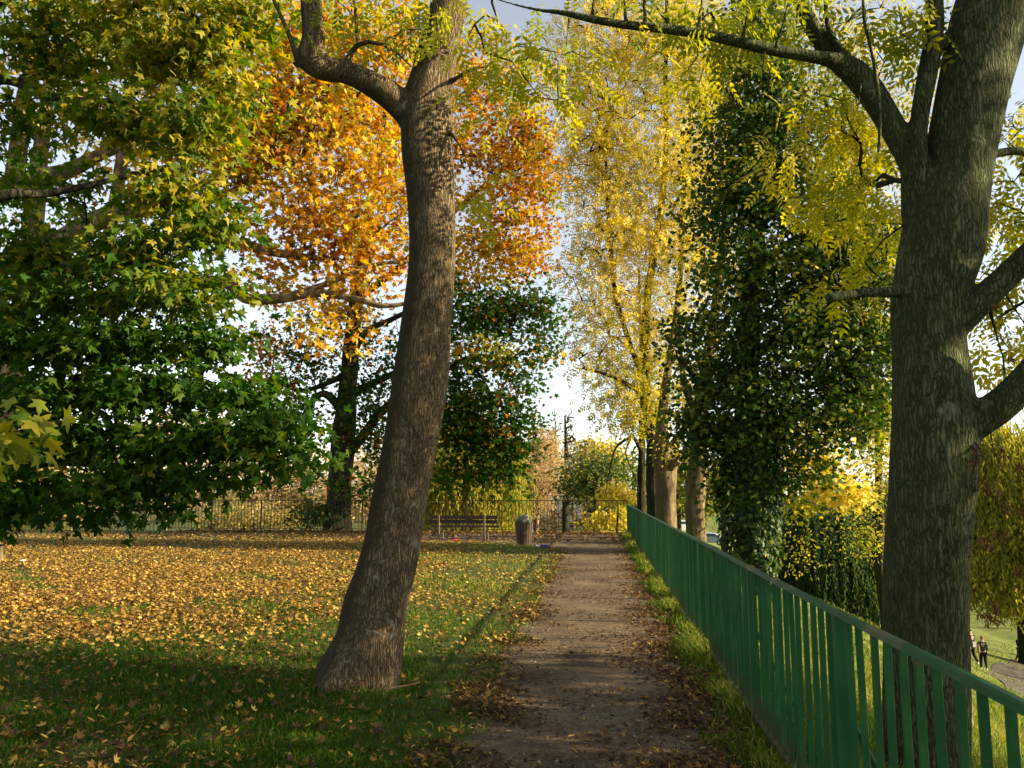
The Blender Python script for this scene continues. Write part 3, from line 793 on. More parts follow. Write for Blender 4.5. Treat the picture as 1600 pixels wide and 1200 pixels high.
# ------------------------------------------------------------------ people on the lower path
def skinned(name, joints, edges, m, parent, sub=2, root=0):
    me = bpy.data.meshes.new(name); me.from_pydata([j[:3] for j in joints], edges, []); me.update()
    me.materials.append(m); o = link(bpy.data.objects.new(name, me), parent)
    md = o.modifiers.new("skin", 'SKIN')
    if not me.skin_vertices: me.attributes
    sv = me.skin_vertices[0].data if me.skin_vertices else None
    if sv is None:
        bpy.context.view_layer.objects.active = o
        bpy.ops.mesh.customdata_skin_add(); sv = me.skin_vertices[0].data
    for i, j in enumerate(joints):
        r = j[3]; sv[i].radius = (r, r) if not hasattr(r, '__len__') else r
    sv[root].use_root = True
    s = o.modifiers.new("smooth", 'SUBSURF'); s.levels = sub; s.render_levels = sub
    return o
SKIN = simple("skin", (.42, .26, .18), .6, .3, .08)
def person(label, px, py, Y, head, cols, hgt=1.72, stride=.30, arm=.22, extra=None):
    p = at(px, py, Y); z = float(height(p[0], Y)) + .03
    root = thing("person", label, "person", None, (float(p[0]), Y, z), head)
    k = hgt / 1.72
    def J(x, y, z_, r): return (x * k, y * k, z_ * k, r if hasattr(r, '__len__') else r * k)
    # figure faces -Y; left foot forward
    B = [J(0, 0, .92, .125), J(0, .0, 1.10, .115), J(0, .01, 1.30, .145), J(0, .01, 1.42, .10), J(0, -.01, 1.50, .055), J(0, -.03, 1.58, .088), J(0, -.03, 1.65, .092), J(0, -.03, 1.70, .06)]
    E = [(0, 1), (1, 2), (2, 3), (3, 4), (4, 5), (5, 6), (6, 7)]
    def chain(start, js):
        a = start
        for j in js: B.append(j); E.append((a, len(B) - 1)); a = len(B) - 1
        return a
    legs = {}
    for s, f in ((1, -stride), (-1, stride)):
        back = f > 0
        kn = J(s * .09, f * .35 - (.05 if back else .06), .50, .062); an = J(s * .09, f, .09 + (.07 if back else 0), .042); to = J(s * .095, f - .17, .03 + (.0 if back else .03), .036)
        legs[s] = (J(s * .09, 0, .86, .092), kn, an, to); chain(0, legs[s])
    arms = {}
    for s, f in ((1, arm), (-1, -arm)):
        arms[s] = [J(s * .17, .01, 1.40, .062), J(s * .21, f * .35 + .02, 1.14, .046), J(s * .21, f * .9 - .04, .91, .034)]
        wv = chain(3, arms[s]); wx, wy, wz = arms[s][2][:3]
        dx = (f * .55 - .06)
        pm = chain(wv, [J(s * .21, f * .9 - .05 + dx * .15, .84, .030)])
        for q in range(4):
            chain(pm, [J(s * .21, f * .9 - .08 + dx * .15 + .02 * q, .78, .0095), J(s * .205, f * .9 - .085 + dx * .15 + .02 * q, .745 + .006 * abs(q - 1), .0085), J(s * .195, f * .9 - .085 + dx * .15 + .02 * q, .72 + .008 * abs(q - 1), .0075)])
        chain(wv, [J(s * .195, f * .9 - .10, .83, .011), J(s * .19, f * .9 - .115, .79, .009)])
    B2 = B + [J(0, -.125, 1.615, .014), J(.085, -.02, 1.62, .016), J(-.085, -.02, 1.62, .016)]      # nose and ears
    n0 = len(B); E2 = E + [(6, n0), (6, n0 + 1), (6, n0 + 2)]
    skinned("body", B2, E2, cols[0], root)
    # jacket: torso and sleeves
    Jk = [J(0, 0, .90, .150), J(0, 0, 1.10, .140), J(0, .01, 1.30, .165), J(0, .01, 1.43, .10)]; Je = [(0, 1), (1, 2), (2, 3)]
    for s in (1, -1):
        a = 2
        for j in arms[s][:2] + [tuple(np.array(arms[s][1][:3]) * .15 + np.array(arms[s][2][:3]) * .85) + (arms[s][2][3],)]:
            Jk.append((*j[:3], j[3] * 1.32)); Je.append((a, len(Jk) - 1)); a = len(Jk) - 1
    skinned("jacket", Jk, Je, cols[1], root)
    Tr = [J(0, 0, .93, .137)]; Te = []
    for s in (1, -1):
        a = 0
        for j in legs[s][:3]:
            Tr.append((*j[:3], j[3] * 1.28)); Te.append((a, len(Tr) - 1)); a = len(Tr) - 1
    skinned("trousers", Tr, Te, cols[2], root)
    for s in (1, -1):
        a, b = legs[s][2], legs[s][3]
        skinned("shoe", [(a[0], a[1] + .03, a[2] - .04, .05 * k), ((a[0] + b[0]) / 2, (a[1] + b[1]) / 2, b[2] + .02, .052 * k), (b[0], b[1], b[2] + .005, .042 * k)], [(0, 1), (1, 2)], cols[3], root)
    skinned("hair", [J(0, .015, 1.62, .088), J(0, .0, 1.69, .085), J(0, -.05, 1.725, .055)], [(0, 1), (1, 2)], cols[4], root)
    skinned("eye", [J(.033, -.115, 1.64, .012), J(.036, -.118, 1.641, .010)], [(0, 1)], cols[4], root, 1)
    skinned("eye", [J(-.033, -.115, 1.64, .012), J(-.036, -.118, 1.641, .010)], [(0, 1)], cols[4], root, 1)
    if extra: extra(root, J)
    return root
CL = {k: simple("cloth_" + k, c, .85, .15, .12, 30) for k, c in dict(black=(.012, .012, .016), navy=(.02, .025, .05), grey=(.30, .31, .33), tan=(.36, .22, .09), white=(.80, .78, .74), cream=(.62, .55, .45), hair=(.05, .03, .02), darkgreen=(.03, .05, .05), copper=(.22, .09, .04)).items()}
def bag(root, J): MB().box(J(.0, .17, 1.02, 0)[:3], (.26, .10, .26), None, .03).build("shoulder_bag", CL['grey'], root)
def coat(root, J):
    skinned("scarf", [J(0, .02, 1.46, .085), J(0, .0, 1.50, .075)], [(0, 1)], CL['white'], root)
    MB().box(J(.2, .10, 1.12, 0)[:3], (.10, .22, .42), Matrix.Rotation(.3, 3, 'X'), .03).build("shoulder_bag", CL['tan'], root)
person("person in black jacket with a pale grey bag at the hip, walking in the pair", 1517, 1006, 45.6, math.radians(205), (SKIN, CL['black'], CL['black'], CL['white'], CL['hair']), 1.76, .27, .2, bag)
person("person in a dark coat with white scarf and tan shoulder bag, walking on lower path", 1535, 1010, 45, math.radians(165), (SKIN, CL['darkgreen'], CL['black'], CL['white'], CL['copper']), 1.68, .24, .2, coat)
person("person with dark hair in black top and grey trousers, walking alone on lower path", 1592, 1002, 59, math.radians(20), (SKIN, CL['black'], CL['navy'], CL['white'], CL['hair']), 1.72, .27, .24)
person("person dressed all in cream white, tiny and farthest away on the lower path", 1594, 940, 110, math.radians(150), (SKIN, CL['white'], CL['cream'], CL['white'], CL['cream']), 1.72, .30, .25)

# ------------------------------------------------------------------ near trees
G = [(560, 1075, 150, 6.8), (566, 1050, 150, 6.8)]
lean = [(553, 1085, 116, 6.8), (566, 1045, 112, 6.8), (578, 1000, 106, 6.8), (587, 950, 101, 6.8), (600, 900, 93, 6.8), (612, 850, 87, 6.8), (621, 800, 85, 6.8), (640, 700, 83, 6.8), (656, 600, 87, 6.8), (666, 500, 80, 6.8),
        (675, 400, 74, 6.8), (674, 300, 76, 6.8), (668, 230, 80, 6.8), (666, 170, 78, 6.8), (678, 110, 66, 6.8), (692, 50, 60, 6.8), (702, 0, 57, 6.8), (715, -90, 52, 6.8), (735, -250, 44, 6.9), (740, -420, 34, 7.1), (750, -600, 20, 7.3)]
limbA = [(662, 215, 50, 6.8), (640, 180, 46, 6.75), (612, 152, 44, 6.7), (575, 128, 38, 6.65), (540, 112, 36, 6.6), (505, 106, 40, 6.55), (484, 92, 40, 6.5), (490, 62, 36, 6.5), (487, 20, 33, 6.5), (478, -60, 30, 6.5), (440, -220, 24, 6.4), (400, -380, 15, 6.3)]
limbB = [(473, 100, 24, 6.55), (462, 84, 10, 6.5), (450, 50, 8, 6.5), (432, 10, 7, 6.45), (405, -50, 6, 6.4), (370, -130, 4, 6.3)]
limbC = [(540, 104, 14, 6.6), (550, 80, 10, 6.6), (563, 68, 9, 6.55), (590, 66, 8, 6.5), (620, 82, 6, 6.5), (645, 106, 5, 6.5)]
limbD = [(560, 70, 8, 6.6), (557, 40, 7, 6.6), (554, 0, 6, 6.5), (548, -60, 5, 6.5)]
limbE = [(740, -200, 24, 6.85), (800, -330, 18, 6.6), (880, -430, 12, 6.3)]
limbF = [(690, 190, 10, 6.75), (720, 230, 5, 6.6), (745, 290, 4, 6.5), (775, 345, 3, 6.4), (820, 390, 2.4, 6.3)]
limbG = [(700, 130, 10, 6.75), (735, 110, 6, 6.6), (770, 100, 5, 6.5), (805, 72, 5, 6.4), (860, 80, 4, 6.3), (900, 85, 3, 6.2)]
tree("ash_tree", "leaning tree with furrowed bark and a crooked limb, rooted in the lawn beside the path",
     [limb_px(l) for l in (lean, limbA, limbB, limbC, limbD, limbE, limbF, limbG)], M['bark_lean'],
     [(560, 30, 6.5, 100, 45, 14, .6), (700, 20, 6.6, 60, 50, 6, .6), (790, 130, 6.3, 80, 70, 9, .75), (820, 90, 6.3, 60, 60, 6, .6), (790, 300, 6.3, 60, 60, 3, .75), (600, -250, 6.6, 300, 160, 60, .6, .8), (800, -430, 6.6, 260, 160, 50, .6, .9), (420, -300, 6.4, 200, 160, 40, .6, .8)],
     M['ash_leaf'], T_ASH, .22, 6, .16, voxel=.016, k=30, flare=.46, base_z=0.0, droop=1.2, tip=.0035, rmax=.03, step=.3, bumps=.022)

R = 5.75
ash = [(1443, 1300, 132, R), (1444, 1200, 125, R), (1446, 1050, 121, R), (1447, 900, 121, R), (1455, 780, 124, R), (1460, 700, 128, R), (1456, 610, 118, R), (1452, 540, 106, R), (1452, 470, 106, R), (1466, 400, 118, R), (1478, 340, 118, R), (1492, 280, 108, R), (1504, 220, 102, R),
       (1522, 130, 104, R), (1545, 30, 110, R), (1570, -60, 100, R), (1590, -200, 84, R), (1600, -400, 64, 5.8), (1620, -640, 40, 6), (1640, -850, 18, 6.2)]
l1 = [(1452, 400, 60, R), (1436, 330, 52, R), (1430, 262, 44, R), (1408, 222, 40, R), (1382, 178, 40, R), (1356, 138, 42, R), (1330, 110, 40, 5.7), (1300, 94, 24, 5.6), (1255, 86, 19, 5.5), (1200, 76, 19, 5.4), (1130, 60, 17, 5.3), (1050, 46, 16, 5.2), (985, 40, 14, 5.15), (925, 30, 13, 5.1), (880, 20, 10, 5.1), (845, 16, 7, 5.1), (800, 6, 5, 5.1), (740, -12, 4, 5.1)]
l1b = [(1318, 106, 30, 5.7), (1290, 75, 27, 5.7), (1268, 40, 25, 5.65), (1250, 0, 24, 5.6), (1225, -70, 20, 5.5), (1190, -190, 14, 5.4)]
l1c = [(1345, 125, 18, 5.7), (1318, 80, 12, 5.6), (1296, 50, 10, 5.6), (1290, 0, 8, 5.5), (1296, -80, 6, 5.5)]
l2 = [(1448, 400, 40, R), (1446, 330, 32, R - .05), (1436, 262, 27, R - .1), (1436, 190, 27, R - .1), (1450, 110, 30, R - .1), (1460, 50, 28, R - .1), (1460, 0, 27, R - .1), (1455, -120, 22, R - .1), (1440, -280, 14, R - .1)]
l2b = [(1455, 80, 22, R - .1), (1490, 50, 18, R), (1540, -20, 14, R)]
l3 = [(1425, 455, 24, R), (1395, 456, 18, R - .15), (1345, 458, 16, R - .3), (1293, 466, 17, R - .45)]
l4 = [(1470, 520, 60, R), (1510, 488, 50, R - .1), (1545, 458, 42, R - .15), (1580, 425, 40, R - .2), (1620, 385, 36, R - .3), (1700, 300, 30, R - .4), (1800, 180, 20, R - .5)]
l5 = [(1470, 690, 70, R), (1520, 660, 58, R - .1), (1560, 636, 52, R - .15), (1600, 598, 48, R - .2), (1660, 530, 44, R - .3), (1760, 430, 34, R - .4), (1880, 330, 22, R - .5)]
l6 = [(1500, 260, 24, R), (1540, 245, 16, R + .1), (1580, 236, 14, R + .2), (1640, 240, 10, R + .3)]
l7 = [(1440, 300, 14, R), (1410, 280, 10, R + .2), (1370, 290, 12, R + .4)]
snag = [(1348, -30, 6, R - .3), (1350, 30, 7, R - .25), (1362, 80, 7, R - .25), (1370, 130, 8, R - .25), (1375, 180, 8, R - .3), (1373, 238, 7, R - .3)]
ups = [[(x0, y0, 9, 5.25), (x0 + dx * .4, y0 - 30, 6, 5.25), (x0 + dx, y0 - 70, 4, 5.2), (x0 + dx * 1.2, y0 - 150, 2.5, 5.2)] for x0, y0, dx in ((925, 28, 8), (978, 36, -5), (1045, 44, -8), (1048, 44, -50), (1090, 52, 8), (1160, 64, 12), (1212, 76, 20), (1008, 40, -3))]
hang = [[(x0, y0, 6, 5.3), (x0 - 5, y0 + 40, 4, 5.3), (x0 - 14, y0 + 80, 3, 5.25), (x0 - 34, y0 + 120, 2, 5.2)] for x0, y0 in ((1195, 80), (890, 25), (1345, 130))]
tw = [[(1512, 668, 8, R), (1540, 720, 4.5, R - .4), (1565, 790, 4, R - .5), (1610, 845, 4, R - .6)], [(1512, 740, 6, R), (1535, 775, 3.5, R - .3), (1570, 805, 3, R - .4), (1610, 830, 3, R - .5)], [(1508, 820, 5, R), (1530, 852, 3, R - .3), (1560, 878, 2.6, R - .4)], [(1507, 850, 5, R), (1525, 880, 3, R - .3), (1548, 912, 2.4, R - .4)], [(1550, 645, 8, R), (1549, 690, 5, R - .3), (1570, 740, 5, R - .4), (1602, 785, 4, R - .5)],
      [(1560, 868, 2.4, R - .4), (1556, 910, 2, R - .5), (1548, 940, 1.8, R - .55), (1541, 962, 1.4, R - .55)], [(1540, 455, 10, R - .1), (1556, 520, 6, R), (1570, 570, 5, R), (1566, 615, 3, R)], [(1560, 440, 8, R - .1), (1590, 490, 5, R), (1625, 540, 4, R)], [(1300, 92, 5, 5.6), (1360, 180, 4, 5.7), (1395, 250, 3, 5.7)], [(1400, 480, 5, R), (1345, 470, 4, R - .2), (1290, 462, 3.5, R - .4), (1240, 452, 2.5, R - .5)], [(1415, 350, 5, R), (1370, 345, 4, R - .3), (1300, 300, 3, R - .4), (1255, 250, 2, R - .4)]]
tree("ash_tree", "big mossy ash tree standing just beyond the green railing on the right",
     [limb_px(l) for l in [ash, l1, l1b, l1c, l2, l2b, l3, l4, l5, l6, l7, snag] + ups + hang + tw], M['bark_ash'],
     [(1300, 170, 6.4, 70, 60, 13, .75), (1335, 330, 6.8, 70, 60, 14, .8), (1230, 270, 6.6, 70, 60, 7, .75), (1110, 110, 6.2, 70, 50, 5, .8), (1380, 60, 5.9, 70, 60, 14, .5), (1340, 240, 6.4, 60, 60, 10, .7), (1560, 440, 6.2, 60, 70, 12, .6), (1330, 430, 6.5, 60, 40, 6, .6),
      (1100, 20, 5.4, 150, 40, 10, .5), (900, 60, 5.3, 60, 60, 3, .8), (1590, 300, 6.4, 50, 50, 8, .55), (1200, 20, 5.6, 120, 40, 8, .5), (1560, 330, 6.6, 50, 90, 14, .75), (1575, 520, 6.4, 35, 60, 9, .75), (1560, 180, 6.4, 40, 80, 9, .7), (760, 60, 6.0, 60, 50, 6, .7), (860, 130, 6.4, 50, 70, 7, .8), (1000, -230, 5.0, 260, 90, 20, .6, .6), (1560, -850, 5.8, 360, 130, 60, .6)],
     M['ash_leaf'], T_ASH, .24, 6, .17, voxel=.014, k=28, flare=.12, base_z=-.8, droop=1.1, tip=.0035, rmax=.03, step=.3, bumps=.02)

M['seed'] = leaf_mat("ash_keys", [(0, (.07, .028, .014)), (1, (.20, .10, .04))], transl=.25)
bigash = bpy.data.objects["ash_tree.001"]
for (a, b_, yy_, s_) in ((1524, 703, 5.4, 1), (1523, 725, 5.4, .8), (1533, 750, 5.4, 1), (1542, 760, 5.3, .9), (1560, 770, 5.3, 1), (1573, 790, 5.3, 1.1), (1558, 838, 5.3, .9), (1572, 838, 5.3, .8), (1535, 845, 5.4, 1), (1548, 852, 5.4, 1), (1566, 705, 5.3, 1), (1592, 730, 5.2, .9), (1541, 965, 5.2, 1.5), (1557, 950, 5.2, 1.3), (1556, 968, 5.2, .8), (1590, 892, 5.2, 1), (1600, 800, 5.2, 1), (1580, 560, 5.4, .7), (1556, 480, 5.5, .8)):
    n = int(40 * s_); c = at(a, b_, yy_)
    V, F, tt = leaf_arrays(T_LANCE, c + rng.normal(size=(n, 3)) * np.array([.010, .010, .018]) * s_, np.full(n, .035), .4 + .3 * rng.normal(size=n), 1.2, .3)
    o = np_mesh("seed_bunch", V, F, 3, M['seed'], bigash, tt); o.matrix_parent_inverse = Matrix.Translation(-bigash.location)

# green maple whose boughs hang in from the left
TX, TY = -9.6, 8.2
mtr = [(TX - .2, TY, -.1, .34), (TX - .1, TY, 1.2, .30), (TX, TY, 3, .27), (TX + .1, TY, 5, .22), (TX, TY, 7.5, .15), (TX - .1, TY, 10, .06)]
def bough(z, *pp): return np.array([(TX, TY, z, .15)] + [(*at(a, b, c), r) for a, b, c, r in pp])
mb_l = [np.array(mtr), bough(2.4, (-60, 730, 8.6, .08), (90, 722, 8.3, .05), (200, 728, 8.0, .03), (330, 712, 7.8, .02)), bough(3.4, (0, 600, 9, .08), (180, 608, 8.6, .05), (320, 600, 8.4, .025)), bough(4.4, (-20, 440, 9, .08), (150, 420, 8.7, .05), (330, 440, 8.4, .022)),
        bough(5.4, (-30, 130, 8.6, .07), (70, 150, 8.4, .05), (160, 158, 8.2, .035), (215, 145, 8, .02)), bough(6, (0, 0, 8.6, .07), (200, -20, 8.2, .04), (330, 40, 8, .02)), bough(3.8, (-40, 320, 7.4, .07), (90, 300, 7.6, .04), (260, 260, 7.8, .02))]
nb_ = bough(2.2, (-300, 760, 4.6, .05), (-120, 700, 3.5, .03), (5, 648, 3.2, .006))
q = spline(nb_, 30); P_, T_, O_ = blob_points([(22, 672, 3.2, 26, 34, 5, .8, .6)]); idx = np.repeat(np.arange(5), 9)
spray = crown_mesh([(q[:, :3], q[:, 3] * .9)] + grow(q[-4:, :3], P_, .12, .003, .006), M['twig'], leaf_arrays(T_MAPLE, P_[idx] + rng.normal(size=(45, 3)) * (.045, .07, .05), np.full(45, .12), .78 + .1 * rng.normal(size=45), 1.0, .8), M['maple_leaf'])
tree("maple_tree", "dark green maple with big lobed leaves hanging low over the lawn from the left", mb_l, M['bark_dark'],
     [(60, 30, 8.3, 140, 34, 34, 0.75), (230, 20, 8.2, 110, 30, 28, 0.79), (120, 95, 8.6, 120, 22, 22, 0.69), (270, 90, 8.2, 90, 30, 30, 0.76), (355, 60, 8.3, 60, 40, 16, 0.81), (40, 190, 8.4, 80, 34, 18, 0.65), (200, 180, 8.1, 90, 26, 24, 0.71), (310, 200, 8.0, 60, 40, 20, 0.75), (350, 140, 8.3, 50, 34, 12, 0.76), (390, 30, 8.4, 50, 40, 10, 0.81),  # leaf tints lighter towards the top, standing in for sunlight
      (30, 290, 8.6, 50, 22, 8, 0.53), (110, 300, 8.3, 60, 18, 8, 0.61), (60, 390, 8.4, 90, 40, 30, 0.55), (190, 400, 8.2, 70, 24, 18, 0.63), (275, 300, 8.1, 80, 34, 24, 0.69), (340, 350, 8.1, 36, 24, 8, 0.65), (260, 370, 8, 60, 20, 12, 0.66),
      (90, 465, 8.2, 130, 34, 36, 0.51), (270, 450, 8.0, 90, 36, 28, 0.55), (50, 540, 8.0, 100, 30, 28, 0.41), (200, 530, 8.0, 100, 28, 28, 0.43), (320, 530, 8.1, 50, 34, 14, 0.41),
      (80, 610, 8.1, 140, 28, 34, 0.37), (240, 605, 7.9, 100, 28, 26, 0.37), (370, 610, 7.9, 50, 26, 14, 0.39), (150, 680, 8.0, 110, 22, 26, 0.31), (310, 685, 7.9, 80, 22, 22, 0.31), (410, 680, 7.8, 60, 36, 22, 0.35), (30, 690, 8.1, 80, 26, 18, 0.29), (450, 720, 7.8, 22, 16, 6, 0.33),
      (40, 765, 7.9, 80, 26, 20, 0.27), (200, 750, 7.8, 90, 22, 18, 0.27), (340, 740, 7.8, 60, 16, 10, 0.29), (150, 800, 7.7, 30, 14, 5, 0.23), (20, 795, 7.7, 34, 16, 6, 0.23), (270, 785, 7.7, 16, 12, 3, 0.23), (-200, 300, 9, 220, 400, 60, 0.42), (0, -150, 8.4, 320, 130, 50, 0.56)],
     M['maple_leaf'], [T_MAPLE, T_MAPLE_B, T_MAPLE_C], .135, 26, .22, twig_m=M['twig'], droop=.9, flat=.9, tip=.0045, rmax=.05, step=.35, vs=.45, extra=[spray], tint_sd=.16)

# golden plane tree: foot at the left edge, pale limbs reaching into the picture
pl0 = at(-30, 880, 16.7)
ptr = np.array([(pl0[0], 16.7, -.1, .50), (pl0[0], 16.7, .5, .36), (pl0[0] + .1, 16.7, 2.2, .31), (pl0[0] + .3, 16.7, 4, .29), (pl0[0] + .5, 16.8, 6.5, .24), (pl0[0] + .4, 17, 9.5, .18), (pl0[0] + .6, 17, 13, .08)])
pls = [ptr] + [limb_px(l) for l in (
    [(-20, 420, 40, 16.7), (70, 390, 34, 16.4), (150, 345, 32, 16.2), (220, 326, 28, 16.2), (290, 326, 24, 16), (345, 370, 20, 16), (390, 385, 17, 16), (450, 398, 13, 16), (520, 405, 8, 16)],
    [(165, 400, 22, 16.3), (178, 330, 20, 16.4), (190, 250, 18, 16.6), (200, 170, 14, 16.8), (215, 60, 8, 17)],
    [(10, 290, 30, 16.8), (60, 275, 26, 16.5), (105, 268, 24, 16.4), (160, 240, 18, 16.5), (240, 215, 12, 16.6), (330, 195, 8, 16.6)],
    [(20, 300, 30, 16.9), (30, 220, 26, 16.9), (40, 140, 20, 17), (70, 40, 14, 17)],
    [(150, 470, 26, 16.4), (250, 455, 22, 16), (345, 440, 20, 15.8), (385, 466, 18, 15.7), (440, 466, 16, 15.6), (500, 458, 13, 15.6), (560, 468, 10, 15.6), (600, 478, 8, 15.6), (660, 470, 5, 15.7)],
    [(440, 466, 12, 15.6), (520, 440, 9, 15.7), (580, 415, 7, 15.8), (640, 408, 5, 15.9)],
    [(290, 326, 14, 16), (360, 300, 10, 16.2), (430, 250, 8, 16.4), (500, 190, 6, 16.6)])]
tree("plane_tree", "golden plane tree with pale limbs, its foot at the left end of the leafy lawn", pls, M['bark_pale'],
     [(420, 60, 16.5, 150, 80, 79, 0.81), (560, 90, 16.8, 110, 90, 59, 0.81), (380, 170, 16.3, 120, 60, 53, 0.75), (500, 210, 16.5, 140, 80, 79, 0.75), (570, 300, 16.2, 110, 90, 58, 0.64), (400, 280, 16, 90, 60, 33, 0.71), (330, 230, 16.6, 80, 60, 28, 0.75), (480, 340, 16, 110, 50, 33, 0.64), (560, 420, 15.8, 90, 50, 16, 0.61),
      (450, 430, 15.8, 80, 30, 10, 0.69), (520, 520, 15.8, 60, 50, 10, 0.71), (430, 400, 16, 60, 40, 6, 0.39), (210, 240, 17, 150, 100, 33, 0.75), (120, 100, 17, 160, 120, 33, 0.75), (200, 0, 17, 200, 80, 33, 0.79), (520, 130, 16.7, 140, 90, 44, 0.65), (420, 220, 16.4, 120, 90, 33, 0.30), (560, 380, 16, 80, 60, 20, 0.53), (330, 330, 16.2, 60, 40, 13, 0.30), (400, -120, 16.8, 320, 130, 65, 0.79), (650, 60, 16.9, 60, 80, 16, 0.79), (100, 400, 17, 160, 60, 20, 0.69)],
     M['gold_leaf'], [T_MAPLE_LOW, T_CURL], .175, 24, .33, twig_m=M['twig'], droop=.5, flat=.7, tip=.006, rmax=.06, step=.45, flare=.1, tint_sd=.17)

# two-toned tree behind the far railing: green below, copper above
c0 = at(527, 830, 31.5)
ct = limb_px([(526, 850, 52, 31.5), (528, 800, 40, 31.5), (532, 740, 38, 31.5), (538, 670, 36, 31.5), (544, 600, 28, 31.3), (551, 520, 24, 31), (558, 450, 20, 30.8), (570, 360, 15, 30.5), (590, 250, 10, 30.3), (610, 120, 5, 30)])
cl = [limb_px(l) for l in ([(534, 720, 22, 31.4), (560, 690, 16, 31), (600, 640, 14, 30.4), (660, 600, 12, 29.4), (730, 560, 9, 28.6), (800, 560, 5, 28)], [(542, 620, 18, 31.3), (580, 600, 12, 31), (630, 575, 10, 30.4), (700, 520, 8, 29.5)], [(548, 560, 14, 31.2), (570, 520, 11, 31), (610, 500, 9, 30.6), (650, 480, 7, 30)],
    [(536, 640, 16, 31.3), (505, 615, 11, 31), (480, 640, 8, 30.6), (460, 680, 5, 30.4)], [(545, 580, 14, 31.2), (520, 595, 9, 31), (470, 610, 7, 30.6), (420, 590, 4, 30.4)], [(555, 470, 12, 30.8), (620, 420, 10, 30), (700, 340, 8, 29), (780, 270, 6, 28.4), (840, 230, 4, 28)], [(700, 650, 10, 29.2), (735, 690, 8, 28.8), (760, 730, 5, 28.6)])]
tree("two_toned_tree", "tree behind the bench end of the lawn with copper leaves above dark green boughs", [ct] + cl, M['bark_dark'],
     [(740, 500, 28.5, 80, 50, 52, 0.02), (770, 600, 28.5, 70, 60, 62, 0.01), (740, 680, 28.6, 80, 40, 52, 0.01), (480, 560, 30.6, 70, 70, 27, .04), (420, 600, 30.6, 50, 40, 15, .42), (600, 600, 30.5, 60, 60, 25, .04), (500, 480, 30.6, 80, 40, 20, .6), (420, 540, 30.6, 60, 50, 17, .62), (590, 700, 30.6, 40, 50, 20, .03), (840, 560, 28, 30, 60, 15, .05), (830, 490, 28.2, 40, 30, 15, .05), (770, 470, 28.2, 80, 40, 30, .04), (760, 735, 28.6, 60, 30, 32, 0.03), (720, 650, 28.7, 70, 50, 37, 0.02), (790, 690, 28.5, 40, 40, 20, 0.02), (690, 745, 29, 20, 18, 6, 0.02), (700, 610, 29, 60, 60, 37, 0.00), (820, 650, 28.4, 30, 30, 12, 0.02), (820, 470, 28.2, 50, 30, 15, 0.06), (800, 770, 28.8, 12, 10, 3, 0.03), (600, 560, 30.5, 60, 60, 21, 0.02), (480, 650, 30.5, 50, 40, 18, 0.04), (470, 570, 30.6, 60, 40, 12, 0.10), (580, 660, 30.6, 50, 50, 18, 0.02), (570, 760, 30.6, 60, 30, 15, 0.06), (500, 800, 31, 30, 24, 12, 0.05),
      (760, 220, 28.5, 90, 80, 87, 0.57), (790, 330, 28.3, 80, 60, 68, 0.61), (730, 130, 28.8, 80, 60, 46, 0.73), (740, 400, 28.5, 100, 50, 68, 0.73), (830, 250, 28, 50, 60, 33, 0.51), (830, 400, 28.1, 40, 40, 18, 0.68), (650, 330, 29.5, 80, 100, 46, 0.73), (800, 100, 28.4, 60, 60, 21, 0.83), (780, 550, 28.0, 90, 30, 18, 0.85), (600, 200, 30, 100, 100, 40, 0.78), (560, 500, 30.5, 90, 60, 21, 0.73)],
     M['gold_leaf'], [T_MAPLE_LOW, T_CURL], .21, 27, .38, twig_m=M['twig'], droop=.7, flat=.8, tip=.008, rmax=.09, step=.6, flare=.15, base_z=-.2)

